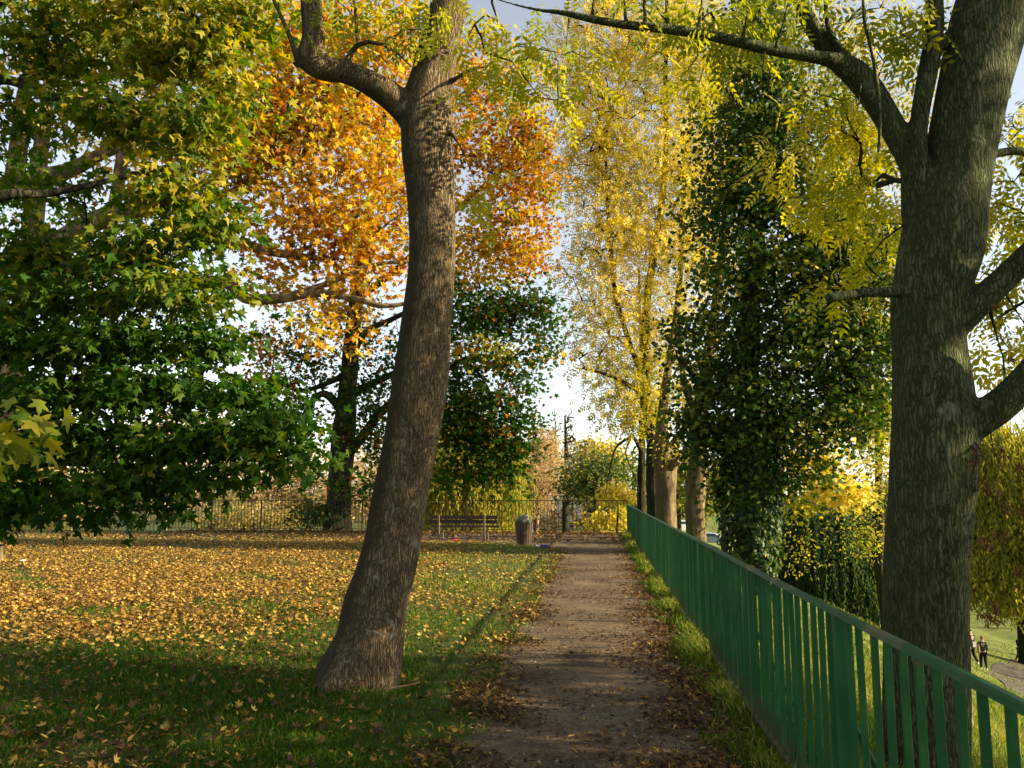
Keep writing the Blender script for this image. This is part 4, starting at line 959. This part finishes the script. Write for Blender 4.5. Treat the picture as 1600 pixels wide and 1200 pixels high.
# ------------------------------------------------------------------ trees along the railing, middle distance
def sapling(px, Y, wpx, tops, base_py=None):
    p = at(px, 800, Y); z = float(height(p[0], Y)); s = mpp(px, 800, Y)
    return np.array([(p[0], Y, z - .1, wpx * s * .55), (p[0], Y, z + .5, wpx * s * .5)] + [(*at(a, b, Y), c / 2 * s) for a, b, c in tops])
tree("yellow_tree", "tall tree with pale yellow feathery leaves beside the far corner of the railing",
     [sapling(1024, 32.5, 26, [(1022, 760, 25), (1020, 690, 22), (1010, 640, 20), (1008, 560, 15), (1012, 460, 13), (1030, 350, 11), (1040, 240, 9), (1040, 100, 7), (1045, -60, 4)]),
      limb_px([(1018, 690, 16, 32.5), (1035, 620, 13, 32.5), (1050, 540, 11, 32), (1062, 440, 9, 32), (1066, 330, 7, 32), (1075, 200, 5, 32)]), limb_px([(1010, 600, 10, 32.5), (985, 540, 8, 32), (960, 450, 7, 31.6), (950, 330, 5, 31.5), (945, 200, 4, 31.5)]), limb_px([(1012, 620, 8, 32.4), (960, 590, 6, 32), (910, 575, 4, 31.6)])],
     M['bark_dark'],
     [(960, 90, 31.5, 90, 90, 104, .75), (1060, 120, 31.8, 90, 110, 122, .66), (930, 210, 31.3, 70, 80, 81, .8), (1020, 250, 31.6, 100, 90, 136, .7), (970, 350, 31.4, 90, 80, 104, .82), (1060, 370, 32, 70, 90, 81, .75), (950, 460, 31.4, 80, 60, 58, .8), (1030, 500, 32, 60, 80, 58, .7), (930, 540, 31.4, 60, 40, 26, .7), (970, 600, 31.6, 60, 50, 40, .6), (1030, 610, 32, 50, 40, 26, .6), (1120, 90, 32, 60, 100, 48, .7), (1110, 400, 32, 40, 70, 19, .7), (890, 290, 31.2, 40, 60, 16, .8), (900, 400, 31.2, 40, 50, 12, .8), (1000, 30, 31.5, 120, 60, 40, .75), (880, 60, 31.3, 30, 50, 12, .8), (890, 150, 31.3, 40, 70, 22, .8), (1100, 260, 32, 60, 80, 49, .75), (1000, -80, 31.8, 150, 90, 114, .7), (985, 660, 32, 30, 24, 13, .5)],
     M['yellow_leaf'], T_ASH_FAR, .36, 14, .42, twig_m=M['twig'], droop=1.0, flat=.5, tip=.012, rmax=.08, step=.6, flare=.15, vs=.8)
tree("slim_tree", "slim dark tree with one arching bare branch, at the far end of the green railing",
     [sapling(1002, 33.5, 13, [(1002, 760, 13), (1003, 700, 11), (1004, 650, 9), (1003, 590, 7), (1000, 500, 4), (998, 420, 3)]), limb_px([(1002, 705, 8, 33.4), (992, 686, 6, 33.2), (984, 684, 5, 33), (970, 692, 4, 33), (960, 705, 3, 33), (952, 740, 2.4, 33), (946, 770, 1.5, 33)]), limb_px([(985, 686, 3, 33), (978, 710, 2, 33), (994, 750, 1.8, 33), (998, 770, 1.2, 33)])],
     M['bark_dark'], [(985, 560, 33, 50, 40, 8, .5), (960, 640, 33, 40, 20, 5, .35)], M['yellow_leaf'], T_ASH_FAR, .36, 10, .4, droop=.8, tip=.008, step=.6, flare=.15)
tree("pollarded_tree", "pollarded tree with a pale sunlit trunk and a round cut knob near its top",
     [sapling(1041, 27.5, 31, [(1041, 780, 32), (1040, 740, 34), (1038, 716, 38), (1034, 690, 24), (1036, 640, 16), (1046, 560, 11), (1058, 480, 7)]), limb_px([(1042, 735, 24, 27.5), (1050, 726, 15, 27.2), (1056, 722, 13, 27.0)]), limb_px([(1040, 712, 14, 27.5), (1060, 680, 9, 27.3), (1082, 650, 6, 27.2), (1090, 600, 4, 27.2)]), limb_px([(1052, 724, 8, 27.2), (1064, 712, 5, 27), (1072, 726, 4, 27)])],
     M['bark_pale'], [(1060, 670, 27.3, 40, 40, 16, .5), (1075, 600, 27.3, 50, 50, 14, .55), (1062, 708, 27.2, 22, 14, 7, .75)], M['yellow_leaf'], T_DIA, .16, 22, .3, tip=.008, step=.5, flare=.1, dens=1)
tree("plane_tree", "broad pale trunked tree between the pollarded tree and the ivy covered one",
     [sapling(1087, 26, 31, [(1086, 800, 30), (1088, 750, 30), (1092, 700, 27), (1096, 640, 24), (1106, 560, 19), (1122, 450, 14), (1136, 300, 9), (1140, 150, 5)]), limb_px([(1094, 660, 14, 26), (1070, 600, 9, 26), (1060, 520, 6, 26)]), limb_px([(1105, 560, 12, 26), (1150, 470, 9, 26), (1200, 380, 5, 26)])],
     M['bark_pale'], [(1110, 560, 26, 50, 60, 16, .5), (1130, 420, 26, 60, 80, 22, .55), (1140, 260, 26, 60, 90, 26, .6), (1140, 110, 26, 60, 90, 24, .6), (1075, 560, 26, 30, 40, 6, .6), (1200, 60, 26, 90, 80, 24, .6)], M['yellow_leaf'], T_OVAL, .17, 26, .4, tip=.008, step=.6, flare=.1)

# ivy-clad tree
IY = 21.5
iv = at(1172, 800, IY); iz = float(height(iv[0], IY))
itr = np.array([(iv[0], IY, iz - .1, .48), (iv[0], IY, iz + 1, .40), (iv[0], IY, iz + 3, .36), (*at(1168, 600, IY), .30), (*at(1175, 450, IY), .24), (*at(1190, 300, IY), .18), (*at(1200, 150, IY), .12), (*at(1200, 20, IY), .05)])
ils = [itr, limb_px([(1168, 560, 20, IY), (1240, 520, 14, IY), (1310, 500, 9, IY - .3), (1370, 520, 5, IY - .4)]), limb_px([(1175, 420, 18, IY), (1250, 370, 12, IY - .2), (1320, 330, 7, IY - .4)]), limb_px([(1168, 640, 18, IY), (1100, 600, 10, IY - .2), (1060, 560, 6, IY - .3)]), limb_px([(1170, 690, 16, IY), (1250, 640, 10, IY - .4), (1330, 610, 6, IY - .6)])]
# ivy clothing the trunk: leaves set on its bark
n = 5200; u = rng.uniform(0, 1, n) ** .9; zz = iz + .05 + u * 4.6; th = rng.uniform(0, 6.28, n); rr = .52 + .22 * noise2(th * 1.5, zz, 1.6) + .18 * u + rng.normal(size=n) * .06
pos = np.stack([iv[0] + np.cos(th) * rr, IY + np.sin(th) * rr, zz], -1)
V, F, kf = place_leaves(T_IVY, pos, np.stack([np.cos(th) * .35, np.sin(th) * .35, -np.ones(n)], -1) + rng.normal(size=(n, 3)) * .35, np.stack([np.cos(th), np.sin(th), .3 + 0 * th], -1) + rng.normal(size=(n, 3)) * .3, rng.uniform(.10, .19, n))
ivy = np_mesh("ivy", V, F, 3, M['ivy_leaf'], None, np.repeat(np.clip(.30 + .22 * rng.normal(size=n), 0, 1), kf))
tree("ivy_clad_tree", "dense dark green tree whose trunk is wrapped in ivy, behind the middle of the railing", ils, M['bark_dark'],
     [(1165, 740, IY, 65, 40, 36, 0.48), (1150, 640, IY, 95, 80, 86, 0.48), (1250, 650, IY - .3, 90, 70, 65, 0.52), (1110, 550, IY, 70, 80, 65, 0.48), (1240, 540, IY, 110, 80, 91, 0.56), (1340, 560, IY - .4, 60, 80, 42, 0.66), (1170, 430, IY, 100, 80, 86, 0.51), (1290, 430, IY - .2, 100, 80, 71, 0.71), (1165, 310, IY, 75, 70, 57, 0.53), (1260, 300, IY, 80, 80, 51, 0.71), (1190, 190, IY, 65, 80, 48, 0.58), (1180, 80, IY, 50, 70, 28, 0.63), (1300, 490, IY - .2, 70, 60, 40, 0.47), (1350, 600, IY - .3, 50, 60, 30, 0.49), (1385, 520, IY - .3, 30, 70, 22, 0.54), (1370, 400, IY - .3, 45, 50, 26, 0.59), (1310, 390, IY, 60, 50, 30, 0.51), (1330, 330, IY - .2, 60, 70, 26, 0.70), (1350, 230, IY - .2, 50, 60, 16, 0.72), (1120, 330, IY, 50, 60, 20, 0.49), (1120, 200, IY, 40, 60, 12, 0.69), (1170, 250, IY, 60, 90, 50, 0.49), (1185, 130, IY, 55, 90, 50, 0.54), (1190, 20, IY, 55, 60, 32, 0.59), (1230, 230, IY - .2, 50, 80, 25, 0.62), (1290, 190, IY, 60, 70, 22, 0.66), (1340, 660, IY - .6, 50, 40, 20, 0.71), (1370, 450, IY - .4, 40, 100, 25, 0.76), (1250, 730, IY - .3, 60, 30, 16, 0.56), (1090, 690, IY, 40, 40, 20, 0.43), (1200, -60, IY, 70, 80, 22, 0.74)],  # the lighter blob tints stand in for sunlit leaves
     M['ivy_leaf'], T_IVY, .16, 36, .32, twig_m=M['twig'], droop=.8, flat=.7, tip=.007, rmax=.08, step=.5, flare=.1, extra=[ivy], tint_sd=.16, vs=.7)

# sunlit yellow maple below the ivy tree and its neighbour
def slope_tree(name, label, px, Y, w, tops, bm, *a, **k):
    return tree(name, label, [sapling(px, Y, w, tops)], bm, *a, **k)
slope_tree("field_maple", "small maple with bright sunlit yellow leaves below the ivy clad tree", 1205, 26, 12, [(1208, 850, 11), (1230, 780, 8), (1275, 740, 5), (1285, 700, 3)], M['bark_dark'],
     [(1290, 760, 24.5, 45, 30, 22, .9), (1250, 720, 24.6, 45, 25, 16, .9), (1240, 795, 25, 26, 16, 5, .5), (1320, 775, 24.4, 25, 20, 9, .95), (1270, 680, 24.6, 40, 30, 10, .75)], M['yellow_leaf'], T_MAPLE_LOW, .20, 22, .32, tip=.006, step=.4)
slope_tree("lime_tree", "tall yellow green tree on the slope between the ivy clad tree and the mossy ash", 1375, 36, 16, [(1374, 880, 15), (1374, 800, 13), (1372, 700, 10), (1370, 600, 8), (1366, 450, 7), (1350, 300, 5), (1335, 120, 3)], M['bark_dark'],
     [(1370, 720, 35, 45, 70, 40, .55), (1385, 620, 35, 60, 70, 40, .7), (1340, 640, 35, 60, 50, 22, .6), (1370, 830, 35, 35, 50, 18, .35), (1360, 500, 35, 80, 70, 34, .6), (1400, 380, 35, 80, 80, 44, .7), (1350, 250, 35, 90, 90, 60, .7), (1290, 120, 35, 90, 100, 60, .68), (1400, 100, 35, 80, 100, 44, .66), (1290, 0, 35, 120, 70, 34, .66), (1280, 330, 35, 60, 80, 26, .7), (1450, 250, 35, 60, 90, 24, .65), (1290, 600, 35, 60, 70, 20, .6), (1240, 850, 36, 30, 40, 6, .4)], M['yellow_leaf'], T_OVAL, .17, 40, .6, tip=.011, step=.7)
T_DIA2 = diamond(.34)
# ------------------------------------------------------------------ weeping willows
def willow(label, px, Y, w, dome, strands, lm, tint, lsize=.22, ln=(2, 5), zmin=None, group=None, jit=.11, tsd=.12):
    """dome: blobs (px,py,rx,ry) where strands start"""
    p = at(px, 800, Y); z = float(height(p[0], Y))
    top = min(d[1] for d in dome)
    L = sapling(px, Y, w, [(px, top + 40, w * .8), (px + 4, top + 5, w * .3)])
    root = thing("willow_tree", label, "tree", group, tuple(L[0, :3])); kids = []
    o, nodes = wood("trunk", [L], M['bark_dark'], None, None, 10); kids.append(o)
    A = sum(d[2] * d[3] for d in dome); pos = []; ax = []; T = []; tg = []
    for (bx_, by_, rx, ry) in dome:
        s = mpp(bx_, by_, Y); c = at(bx_, by_, Y); n = int(strands * rx * ry / A)
        d = rng.normal(size=(n, 3)); d /= np.linalg.norm(d, axis=1, keepdims=True); d[:, 2] = d[:, 2] * .9 + .1
        st = c + d * np.array([rx, rx, ry]) * s * rng.uniform(.15, 1, n)[:, None] ** .5
        le = rng.uniform(*ln, n); tg.append(st[::6])
        for q in range(n):
            k = int(le[q] / (lsize * .42)); f = np.linspace(0, 1, k)[:, None]
            out = d[q] * (1, 1, 0)
            pp = st[q] + (out + rng.normal(size=3) * (.5, .5, 0)) * np.sqrt(f) * .7 + np.array([0, 0, -1]) * f * le[q] + rng.normal(size=(k, 3)) * jit
            pos.append(pp); a_ = rng.normal(size=(k, 3)) * .35 + np.array([0, 0, -1]); ax.append(a_); T.append(np.full(k, tint + tsd * rng.normal()) + .08 * rng.normal(size=k))
    pos = np.vstack(pos); ax = np.vstack(ax); T = np.concatenate(T)
    g = pos[:, 2] > np.maximum(height(pos[:, 0], pos[:, 1]) + .15, (zmin if zmin is not None else -99) + .5 * rng.normal(size=len(pos)))
    pos, ax, T = pos[g], ax[g], T[g]
    V, F, kf = place_leaves(T_DIA2, pos, ax, rng.normal(size=pos.shape), lsize * rng.uniform(.7, 1.3, len(pos)))
    kids.append(crown_mesh(grow(nodes[len(nodes) // 3:, :3], np.vstack(tg), .8, .012, .12), M['twig'], (V, F, np.repeat(np.clip(T, 0, 1), kf)), lm))
    for c in kids: c.parent = root; c.matrix_parent_inverse = Matrix.Translation(-Vector(L[0, :3]))
    return root
willow("bright yellow weeping willow hanging behind the bench", 735, 48, 22, [(735, 700, 75, 55), (690, 745, 50, 34), (775, 745, 45, 40), (740, 775, 70, 30)], 1900, M['willow_leaf'], .70, .28, (.9, 3.2))
willow("dark blue green weeping willow low on the slope under the yellow maple", 1310, 44, 22, [(1290, 785, 70, 30), (1385, 790, 40, 50), (1250, 810, 40, 40), (1310, 830, 60, 45), (1265, 860, 40, 34), (1360, 850, 55, 45), (1320, 890, 60, 34), (1385, 900, 30, 30)], 3000, M['willow_leaf'], .17, .22, (2.0, 5.5), None, None, .045, .15)
willow("large olive yellow willow filling the gap right of the mossy ash", 1590, 56, 30, [(1590, 720, 90, 70), (1550, 790, 55, 60), (1640, 800, 70, 70), (1540, 700, 40, 50), (1530, 860, 40, 45), (1590, 880, 50, 45)], 5200, M['willow_leaf'], .68, .32, (.8, 3.2), -6.9)

# ------------------------------------------------------------------ background trees and bushes
def bg(name, label, px, Y, w, top, blobs, lm, templ, size, per, spread, tipr=.012, bm='bark_dark', tm='twig', cat="tree", **k):
    p = at(px, 800, Y); z = float(height(p[0], Y)); s = mpp(px, 800, Y); zt = at(px, top, Y)[2]
    L = np.array([(p[0], Y, z - .1, w * s * .55), (p[0], Y, z + .25 * (zt - z), w * s * .45), (p[0] + .1, Y, z + .6 * (zt - z), w * s * .3), (p[0], Y, zt, w * s * .1)])
    B = [(b[0], b[1], Y, *b[2:]) for b in blobs]
    return tree(name, label, [L], M[bm], B, M[lm], templ, size, per, spread, twig_m=M[tm], tip=tipr, step=.8, flare=.1, k=8, cat=cat, **k)
# bare trees
bg("bare_tree", "round bare tree with fine pinkish twigs, behind the litter bin", 838, 62, 10, 700, [(838, 740, 46, 60, 620, .97), (815, 785, 46, 30, 300, .97), (852, 690, 24, 34, 150, .97)], 'bush_leaf', T_DIA2, .26, 9, .3, .020, 'twig_pink', 'twig_pink')
bg("bare_tree", "tall thin bare poplar rising above the pinkish tree, nearest the litter bin", 868, 75, 6, 645, [(868, 690, 10, 55, 90, .6), (866, 750, 14, 45, 60, .6)], 'bush_leaf', T_DIA2, .3, 1, .3, .026)
bg("bare_tree", "tall dark bare poplar with upright twigs, right of the pinkish tree", 884, 68, 13, 650, [(888, 690, 14, 50, 110, .5), (886, 745, 18, 45, 90, .5), (892, 655, 8, 22, 30, .5)], 'bush_leaf', T_DIA2, .3, 1, .3, .026)
bg("bare_tree", "grey brown bare tree between the dark poplar and the yellow bush", 915, 80, 7, 690, [(915, 725, 34, 40, 240, .5), (905, 770, 30, 26, 110, .4)], 'bush_leaf', T_DIA2, .36, 8, .5, .022)
# leafy ones seen through the gap at the path's end
bg("poplar_tree", "pale yellow topped tree far beyond the end of the path", 925, 95, 8, 690, [(930, 705, 22, 22, 30, .8), (955, 715, 30, 26, 34, .65), (905, 745, 28, 30, 24, .4)], 'yellow_leaf', T_DIA, .5, 26, .9)
bg("olive_tree", "olive green leafy tree with a forked dark trunk behind the far railing", 927, 58, 7, 720, [(925, 745, 34, 32, 40, .3), (955, 730, 30, 30, 28, .35), (900, 760, 26, 26, 22, .25), (940, 780, 30, 16, 12, .3)], 'willow_leaf', T_DIA, .3, 30, .7)
bg("yellow_bush", "small brilliant yellow bush glowing beside the corner of the two railings", 962, 36, 4, 742, [(958, 765, 14, 18, 14, 1.0), (978, 775, 12, 10, 8, .95), (945, 775, 10, 8, 4, .95)], 'yellow_leaf', T_MAPLE_LOW, .22, 16, .22, cat="bush", tipr=.006)
bg("yellow_bush", "low yellow green shrub behind the railing at the path's end", 960, 40, 4, 795, [(955, 815, 26, 14, 16, .75), (935, 822, 16, 8, 6, .8), (972, 805, 12, 16, 6, .7)], 'yellow_leaf', T_DIA, .26, 26, .4, cat="bush", tipr=.006)
# left background behind the lawn
cols = [(330, 60, 'bush_leaf', .72, "pinkish brown thicket glimpsed through the hanging maple leaves", 'pink_thicket'), (440, 55, 'bush_leaf', .85, "dusty pink bare twigged thicket left of the dark trunk", 'pink_thicket')]
bg("pink_thicket", "dusty pink twiggy thicket behind the railing left of the dark trunk", 430, 55, 6, 720, [(430, 765, 70, 40, 340, .95), (400, 725, 60, 40, 220, .95), (480, 740, 40, 50, 160, .9), (560, 750, 50, 50, 160, .95)], 'bush_leaf', T_DIA2, .26, 9, .4, .02, 'twig_pink', 'twig_pink', cat="thicket")
bg("pink_thicket", "brownish pink thicket seen through gaps in the low maple boughs", 260, 58, 6, 650, [(260, 700, 90, 60, 160, .9), (320, 760, 60, 40, 60, .9), (180, 760, 70, 40, 60, .9)], 'bush_leaf', T_DIA2, .3, 12, .5, .02, 'twig_pink', 'twig_pink', cat="thicket")
bg("pink_thicket", "tawny thicket behind the picket fence at far left", 60, 52, 6, 690, [(60, 750, 90, 50, 90, .75), (120, 790, 50, 30, 40, .8), (0, 700, 80, 60, 50, .7)], 'bush_leaf', T_DIA, .3, 18, .5, .012, cat="thicket")
bg("bramble_thicket", "tangled pinkish brown bramble thicket behind the litter bin and railing", 862, 70, 4, 785, [(850, 812, 34, 20, 130, .95), (890, 800, 22, 16, 50, .8), (930, 818, 26, 10, 40, .5)], 'bush_leaf', T_DIA2, .28, 9, .4, .02, 'twig_pink', 'twig_pink', cat="thicket")
bg("ochre_bush", "ochre yellow bush behind the dark railing left of the leaning trunk", 395, 42, 4, 795, [(395, 812, 60, 20, 40, .62), (330, 815, 40, 18, 20, .6), (450, 812, 40, 18, 22, .6)], 'bush_leaf', T_DIA, .2, 34, .4, cat="bush", tipr=.006)
bg("golden_shrub", "golden yellow shrub behind the picket stakes on the left", 90, 38, 4, 790, [(88, 812, 26, 26, 22, .95), (60, 825, 30, 14, 10, .7)], 'yellow_leaf', T_DIA, .2, 32, .35, cat="bush", tipr=.006)
bg("green_shrub", "yellow green shrub behind the picket stakes at the left edge", 15, 37, 4, 800, [(20, 818, 26, 18, 14, .4), (0, 800, 14, 30, 10, .7)], 'yellow_leaf', T_DIA, .2, 30, .35, cat="bush", tipr=.006)
bg("green_shrub", "dark green shrub crouching at the foot of the two toned tree", 478, 33, 4, 780, [(480, 808, 26, 18, 16, .05), (470, 790, 16, 14, 6, .08)], 'gold_leaf', T_OVAL, .16, 34, .3, cat="bush", tipr=.006)
bg("cream_bush", "pale buff bush behind the railing between two dark trunks", 610, 46, 4, 770, [(600, 800, 60, 26, 34, .9), (560, 770, 40, 30, 20, .95)], 'bush_leaf', T_DIA, .24, 26, .45, cat="bush", tipr=.006)
bg("birch_tree", "distant buff and yellow tree behind the hanging green boughs left of the path", 660, 85, 9, 640, [(660, 690, 70, 60, 60, .85), (600, 720, 60, 40, 30, .9), (720, 660, 50, 40, 24, .7)], 'bush_leaf', T_DIA, .5, 22, .9)
bg("hedge_tree", "distant tawny tree beyond the thicket, behind the low maple", 330, 90, 9, 620, [(330, 690, 90, 60, 60, .7), (200, 690, 80, 60, 40, .6)], 'bush_leaf', T_DIA, .55, 22, 1.0)
bg("hedge_tree", "distant olive tree closing the view behind the picket fence", 60, 85, 9, 620, [(60, 690, 120, 70, 60, .45)], 'bush_leaf', T_DIA, .55, 24, 1.0)
# right background, down the slope and beyond
for px, Y, top, bl, ti, lab in ((1060, 70, 640, [(1060, 720, 60, 50, 40, .2), (1100, 770, 40, 40, 30, .2)], .1, "dark green distant tree seen between the pale trunks"),
        (1130, 60, 700, [(1100, 760, 40, 40, 26, .6), (1150, 740, 60, 60, 30, .5)], .4, "yellow green distant tree behind the ivy clad trunk"),
        (1240, 85, 640, [(1240, 720, 80, 70, 44, .5), (1230, 800, 60, 40, 24, .3)], .4, "tall olive tree in the valley behind the small yellow maple"),
        (1420, 80, 560, [(1420, 680, 90, 90, 50, .6), (1400, 800, 80, 60, 30, .4)], .5, "tall yellow olive tree in the valley behind the mossy ash trunk"),
        (1560, 95, 740, [(1560, 790, 110, 70, 44, .4)], .3, "dark olive tree behind the large willow"),
        (1820, 120, 640, [(1820, 740, 120, 90, 50, .4)], .4, "rounded olive tree on the valley floor, outside the picture on the right"),
        (2000, 110, 640, [(2000, 740, 130, 90, 50, .6)], .4, "yellowish valley tree, farthest outside the picture on the right"),
        (1680, 85, 560, [(1680, 700, 110, 110, 50, .5)], .4, "broad olive tree at the right edge beyond the willow")):
    bg("valley_tree", lab, px, Y, 9, top, bl, 'willow_leaf', T_DIA, .5, 26, .95)
rf_ = random.Random(9)
far_ = [(-70, 'russet'), (20, 'olive'), (110, 'tawny'), (190, 'dull green'), (270, 'buff'), (350, 'grey brown'), (430, 'pale gold'), (520, 'pinkish brown'), (610, 'straw coloured'), (690, 'khaki'), (770, 'dusty pink'), (860, 'brownish grey'), (990, 'moss green'), (1040, 'bronze')]
for px, hue in far_:
    top = rf_.randint(668, 712); ti = {'russet': .65, 'olive': .2, 'tawny': .6, 'dull green': .1, 'buff': .85, 'grey brown': .5, 'pale gold': .7, 'pinkish brown': .95, 'straw coloured': .8, 'khaki': .4, 'dusty pink': 1.0, 'brownish grey': .6, 'moss green': .15, 'bronze': .5}[hue]
    bg("distant_tree", f"{hue} distant tree in the hazy row closing the view beyond the railing", px, 135 + rf_.uniform(-15, 15), 8, top, [(px, top + 45, 52, 42, 46, ti), (px + 20, top + 85, 50, 30, 26, ti), (px - 24, top + 80, 40, 30, 20, ti)], 'bush_leaf', T_DIA, .6, 24, 1.2)
bg("low_shrub", "bright green low shrub beside the lower path under the willow", 1575, 62, 4, 945, [(1572, 952, 14, 10, 14, .35)], 'willow_leaf', T_DIA, .22, 30, .4, cat="bush", tipr=.006)
# wood on the right slope shading the near ground; valley and rear oaks are added
def shade_tree(label, X, Y, tops, seed_blobs, hgt):
    z = float(height(X, Y))
    L = np.array([(X, Y, z - .1, .45), (X, Y, z + 2, .34), (X + .2, Y, z + 6, .26), (X, Y, z + hgt * .8, .12), (X, Y, z + hgt, .04)])
    root = thing("shade_oak", label, "tree", None, (X, Y, z)); o, nodes = wood("trunk", [L], M['bark_dark'], None, None, 12)
    P = []
    for (cx, cy, cz, r, n) in seed_blobs:
        d = rng.normal(size=(n, 3)); d /= np.linalg.norm(d, axis=1, keepdims=True); P.append(np.array([cx, cy, cz]) + d * rng.uniform(0, 1, n)[:, None] ** .4 * r)
    P = np.vstack(P); kids = [o]
    idx = np.repeat(np.arange(len(P)), 34); pos = P[idx] + rng.normal(size=(len(idx), 3)) * .5
    kids.append(crown_mesh(grow(nodes[len(nodes) // 4:, :3], P, .8, .01, .12), M['twig'], leaf_arrays(T_OVAL, pos, np.full(len(idx), .24), .5 + .15 * rng.normal(size=len(idx))), M['maple_leaf']))
    for c in kids: c.parent = root; c.matrix_parent_inverse = Matrix.Translation(-Vector((X, Y, z)))
shade_tree("broad oak on the slope to the right, outside the picture, shading the near path", 13, 3.2, None, [(13, 4.3, 2.2, 3.4, 130), (12, 1.0, 3.0, 3.6, 120), (14, 5.0, 5.0, 2.6, 90), (13, 2, 6.2, 2.8, 90), (13, 5.0, 7.0, 2.2, 60), (13, -1.5, 6.5, 2.6, 70)], 11)
shade_tree("second oak on the slope, outside the picture, behind the viewer's right shoulder", 14, -4.5, None, [(14, -4, 2.5, 4, 120), (13, -6, 4.5, 3.5, 80), (15, -1.5, 5.5, 3, 60)], 12)

shade_tree("unseen valley oak added right of the lower path to shade it", 46, 47, None, [(44, 47, -6, 5, 120), (46, 50, -2, 5, 100), (43, 43, -5, 4, 70)], 16)  # added out of view to cast shade around the lower path
shade_tree("unseen oak added behind the viewer on the left to block sky light", -5, -9, None, [(-5, -9, 6, 4.5, 120), (-3, -7, 9, 3.5, 70), (-8, -8, 5, 3, 50)], 12)  # this oak and the next are added only to hold back sky light
shade_tree("unseen oak added behind the viewer on the path side to block sky light", 3, -10, None, [(3, -10, 6, 4.5, 120), (2, -7.5, 9, 3.5, 70)], 12)

# ------------------------------------------------------------------ cars and houses beyond the far railing
GL = simple("car_glass", (.02, .025, .03), .08, .8, .05); TY_ = simple("tyre_rubber", (.015, .015, .015), .8, .2, .1); RIM = simple("wheel_rim", (.4, .4, .42), .35, .5, .1, metal=.6); LMP = simple("head_lamp", (.7, .7, .68), .2, .6, .05)
def car(label, px, Y, col, rz):
    p = at(px, 815, Y); z = float(height(p[0], Y)) + .01
    r = thing("parked_car", label, "car", "cars parked beyond the far railing", (float(p[0]), Y, z), rz)
    prof = [(-2.05, .30), (-2.1, .62), (-2.0, .88), (-1.45, .98), (-.85, 1.40), (.45, 1.45), (1.15, .98), (1.95, .84), (2.1, .60), (2.05, .30)]
    mb = MB(); n = len(prof); hw = [.80, .84, .86, .86, .66, .66, .86, .84, .80, .76]
    mb.add([(a, -w_, b) for (a, b), w_ in zip(prof, hw)] + [(a, w_, b) for (a, b), w_ in zip(prof, hw)], [(i, (i + 1) % n, n + (i + 1) % n, n + i) for i in range(n)] + [tuple(range(n - 1, -1, -1)), tuple(range(n, 2 * n))])
    mb.build("body", col, r)
    for sg in (-1, 1):
        MB().add([(-1.25, sg * .845, 1.02), (.95, sg * .845, 1.02), (.42, sg * .70, 1.38), (-.80, sg * .70, 1.36)], [(0, 1, 2, 3) if sg < 0 else (3, 2, 1, 0)]).build("side_window", GL, r)
    MB().add([(1.10, -.74, 1.03), (1.10, .74, 1.03), (.52, .62, 1.42), (.52, -.62, 1.42)], [(0, 1, 2, 3)]).build("windscreen", GL, r)
    for sx in (-1.3, 1.3):
        for sg in (-1, 1):
            wv = MB().tube([(sx, sg * .66, .31), (sx, sg * .88, .31)], .31, 18).build("wheel", TY_, r)
            MB().tube([(sx, sg * .87, .31), (sx, sg * .895, .31)], .19, 14).build("rim", RIM, wv)
    for sg in (-1, 1): MB().box((2.04, sg * .55, .70), (.10, .30, .12), None, .03).build("headlight", LMP, r)
car("black parked car seen low through the bars right of the dark poplar", 912, 104, simple("black_car_paint", (.01, .011, .014), .25, .6, .05), math.radians(4))
car("white parked car glimpsed low between the two pale trunks", 1064, 100, simple("white_car_paint", (.75, .76, .78), .3, .5, .05), math.radians(8))
car("silver blue parked car between the second pale trunk and the ivy", 1106, 102, simple("blue_car_paint", (.22, .30, .40), .3, .5, .05), math.radians(170))
WW = simple("pale_render", (.62, .66, .72), .9, .1, .06, 2); OR = simple("ochre_render", (.62, .36, .14), .9, .1, .1, 2); BR = simple("brick_wall", (.33, .17, .11), .9, .1, .25, 6); RF = simple("slate_roof", (.10, .10, .11), .8, .2, .2, 8); WF = simple("window_frame_white", (.75, .75, .74), .6, .3, .05)
def house(label, px, Y, wx, hz, wall, nwin, floors):
    p = at(px, 800, Y); z = float(height(p[0], Y))
    r = thing("house", label, "house", None, (float(p[0]), Y, z))
    MB().box((0, 4, hz / 2), (wx, 8, hz)).build("wall", wall, r)
    rf = MB().add([(-wx / 2 - .3, -.4, hz), (wx / 2 + .3, -.4, hz), (wx / 2 + .3, 8.4, hz), (-wx / 2 - .3, 8.4, hz), (-wx / 2 - .3, 4, hz + 2.2), (wx / 2 + .3, 4, hz + 2.2)], [(0, 1, 5, 4), (2, 3, 4, 5), (1, 2, 5), (3, 0, 4), (3, 2, 1, 0)]).build("roof", RF, r)
    MB().box((wx * .3, 4, hz + 2.3), (.8, .7, 1.6)).build("chimney", BR, rf)
    for fl in range(floors):
        for j in range(nwin):
            xx = -wx / 2 + wx * (j + .5) / nwin; zz = 1.7 + fl * 2.8
            wn = MB().box((xx, -.03, zz), (1.2, .1, 1.5)).build("window", WF, r)
            MB().box((xx, -.09, zz), (.98, .04, 1.28)).build("pane", GL, wn)
    MB().box((0, -.04, 1.0), (1.0, .1, 2.05)).build("door", RF, r)
house("pale blue white house far behind the pinkish bare tree", 862, 128, 9, 3.4, WW, 3, 1)
house("ochre walled house far behind the black car", 918, 132, 9, 3.2, OR, 3, 1)
house("red brick house low in the valley behind the dark willow", 1232, 108, 9, 5.0, BR, 3, 2)
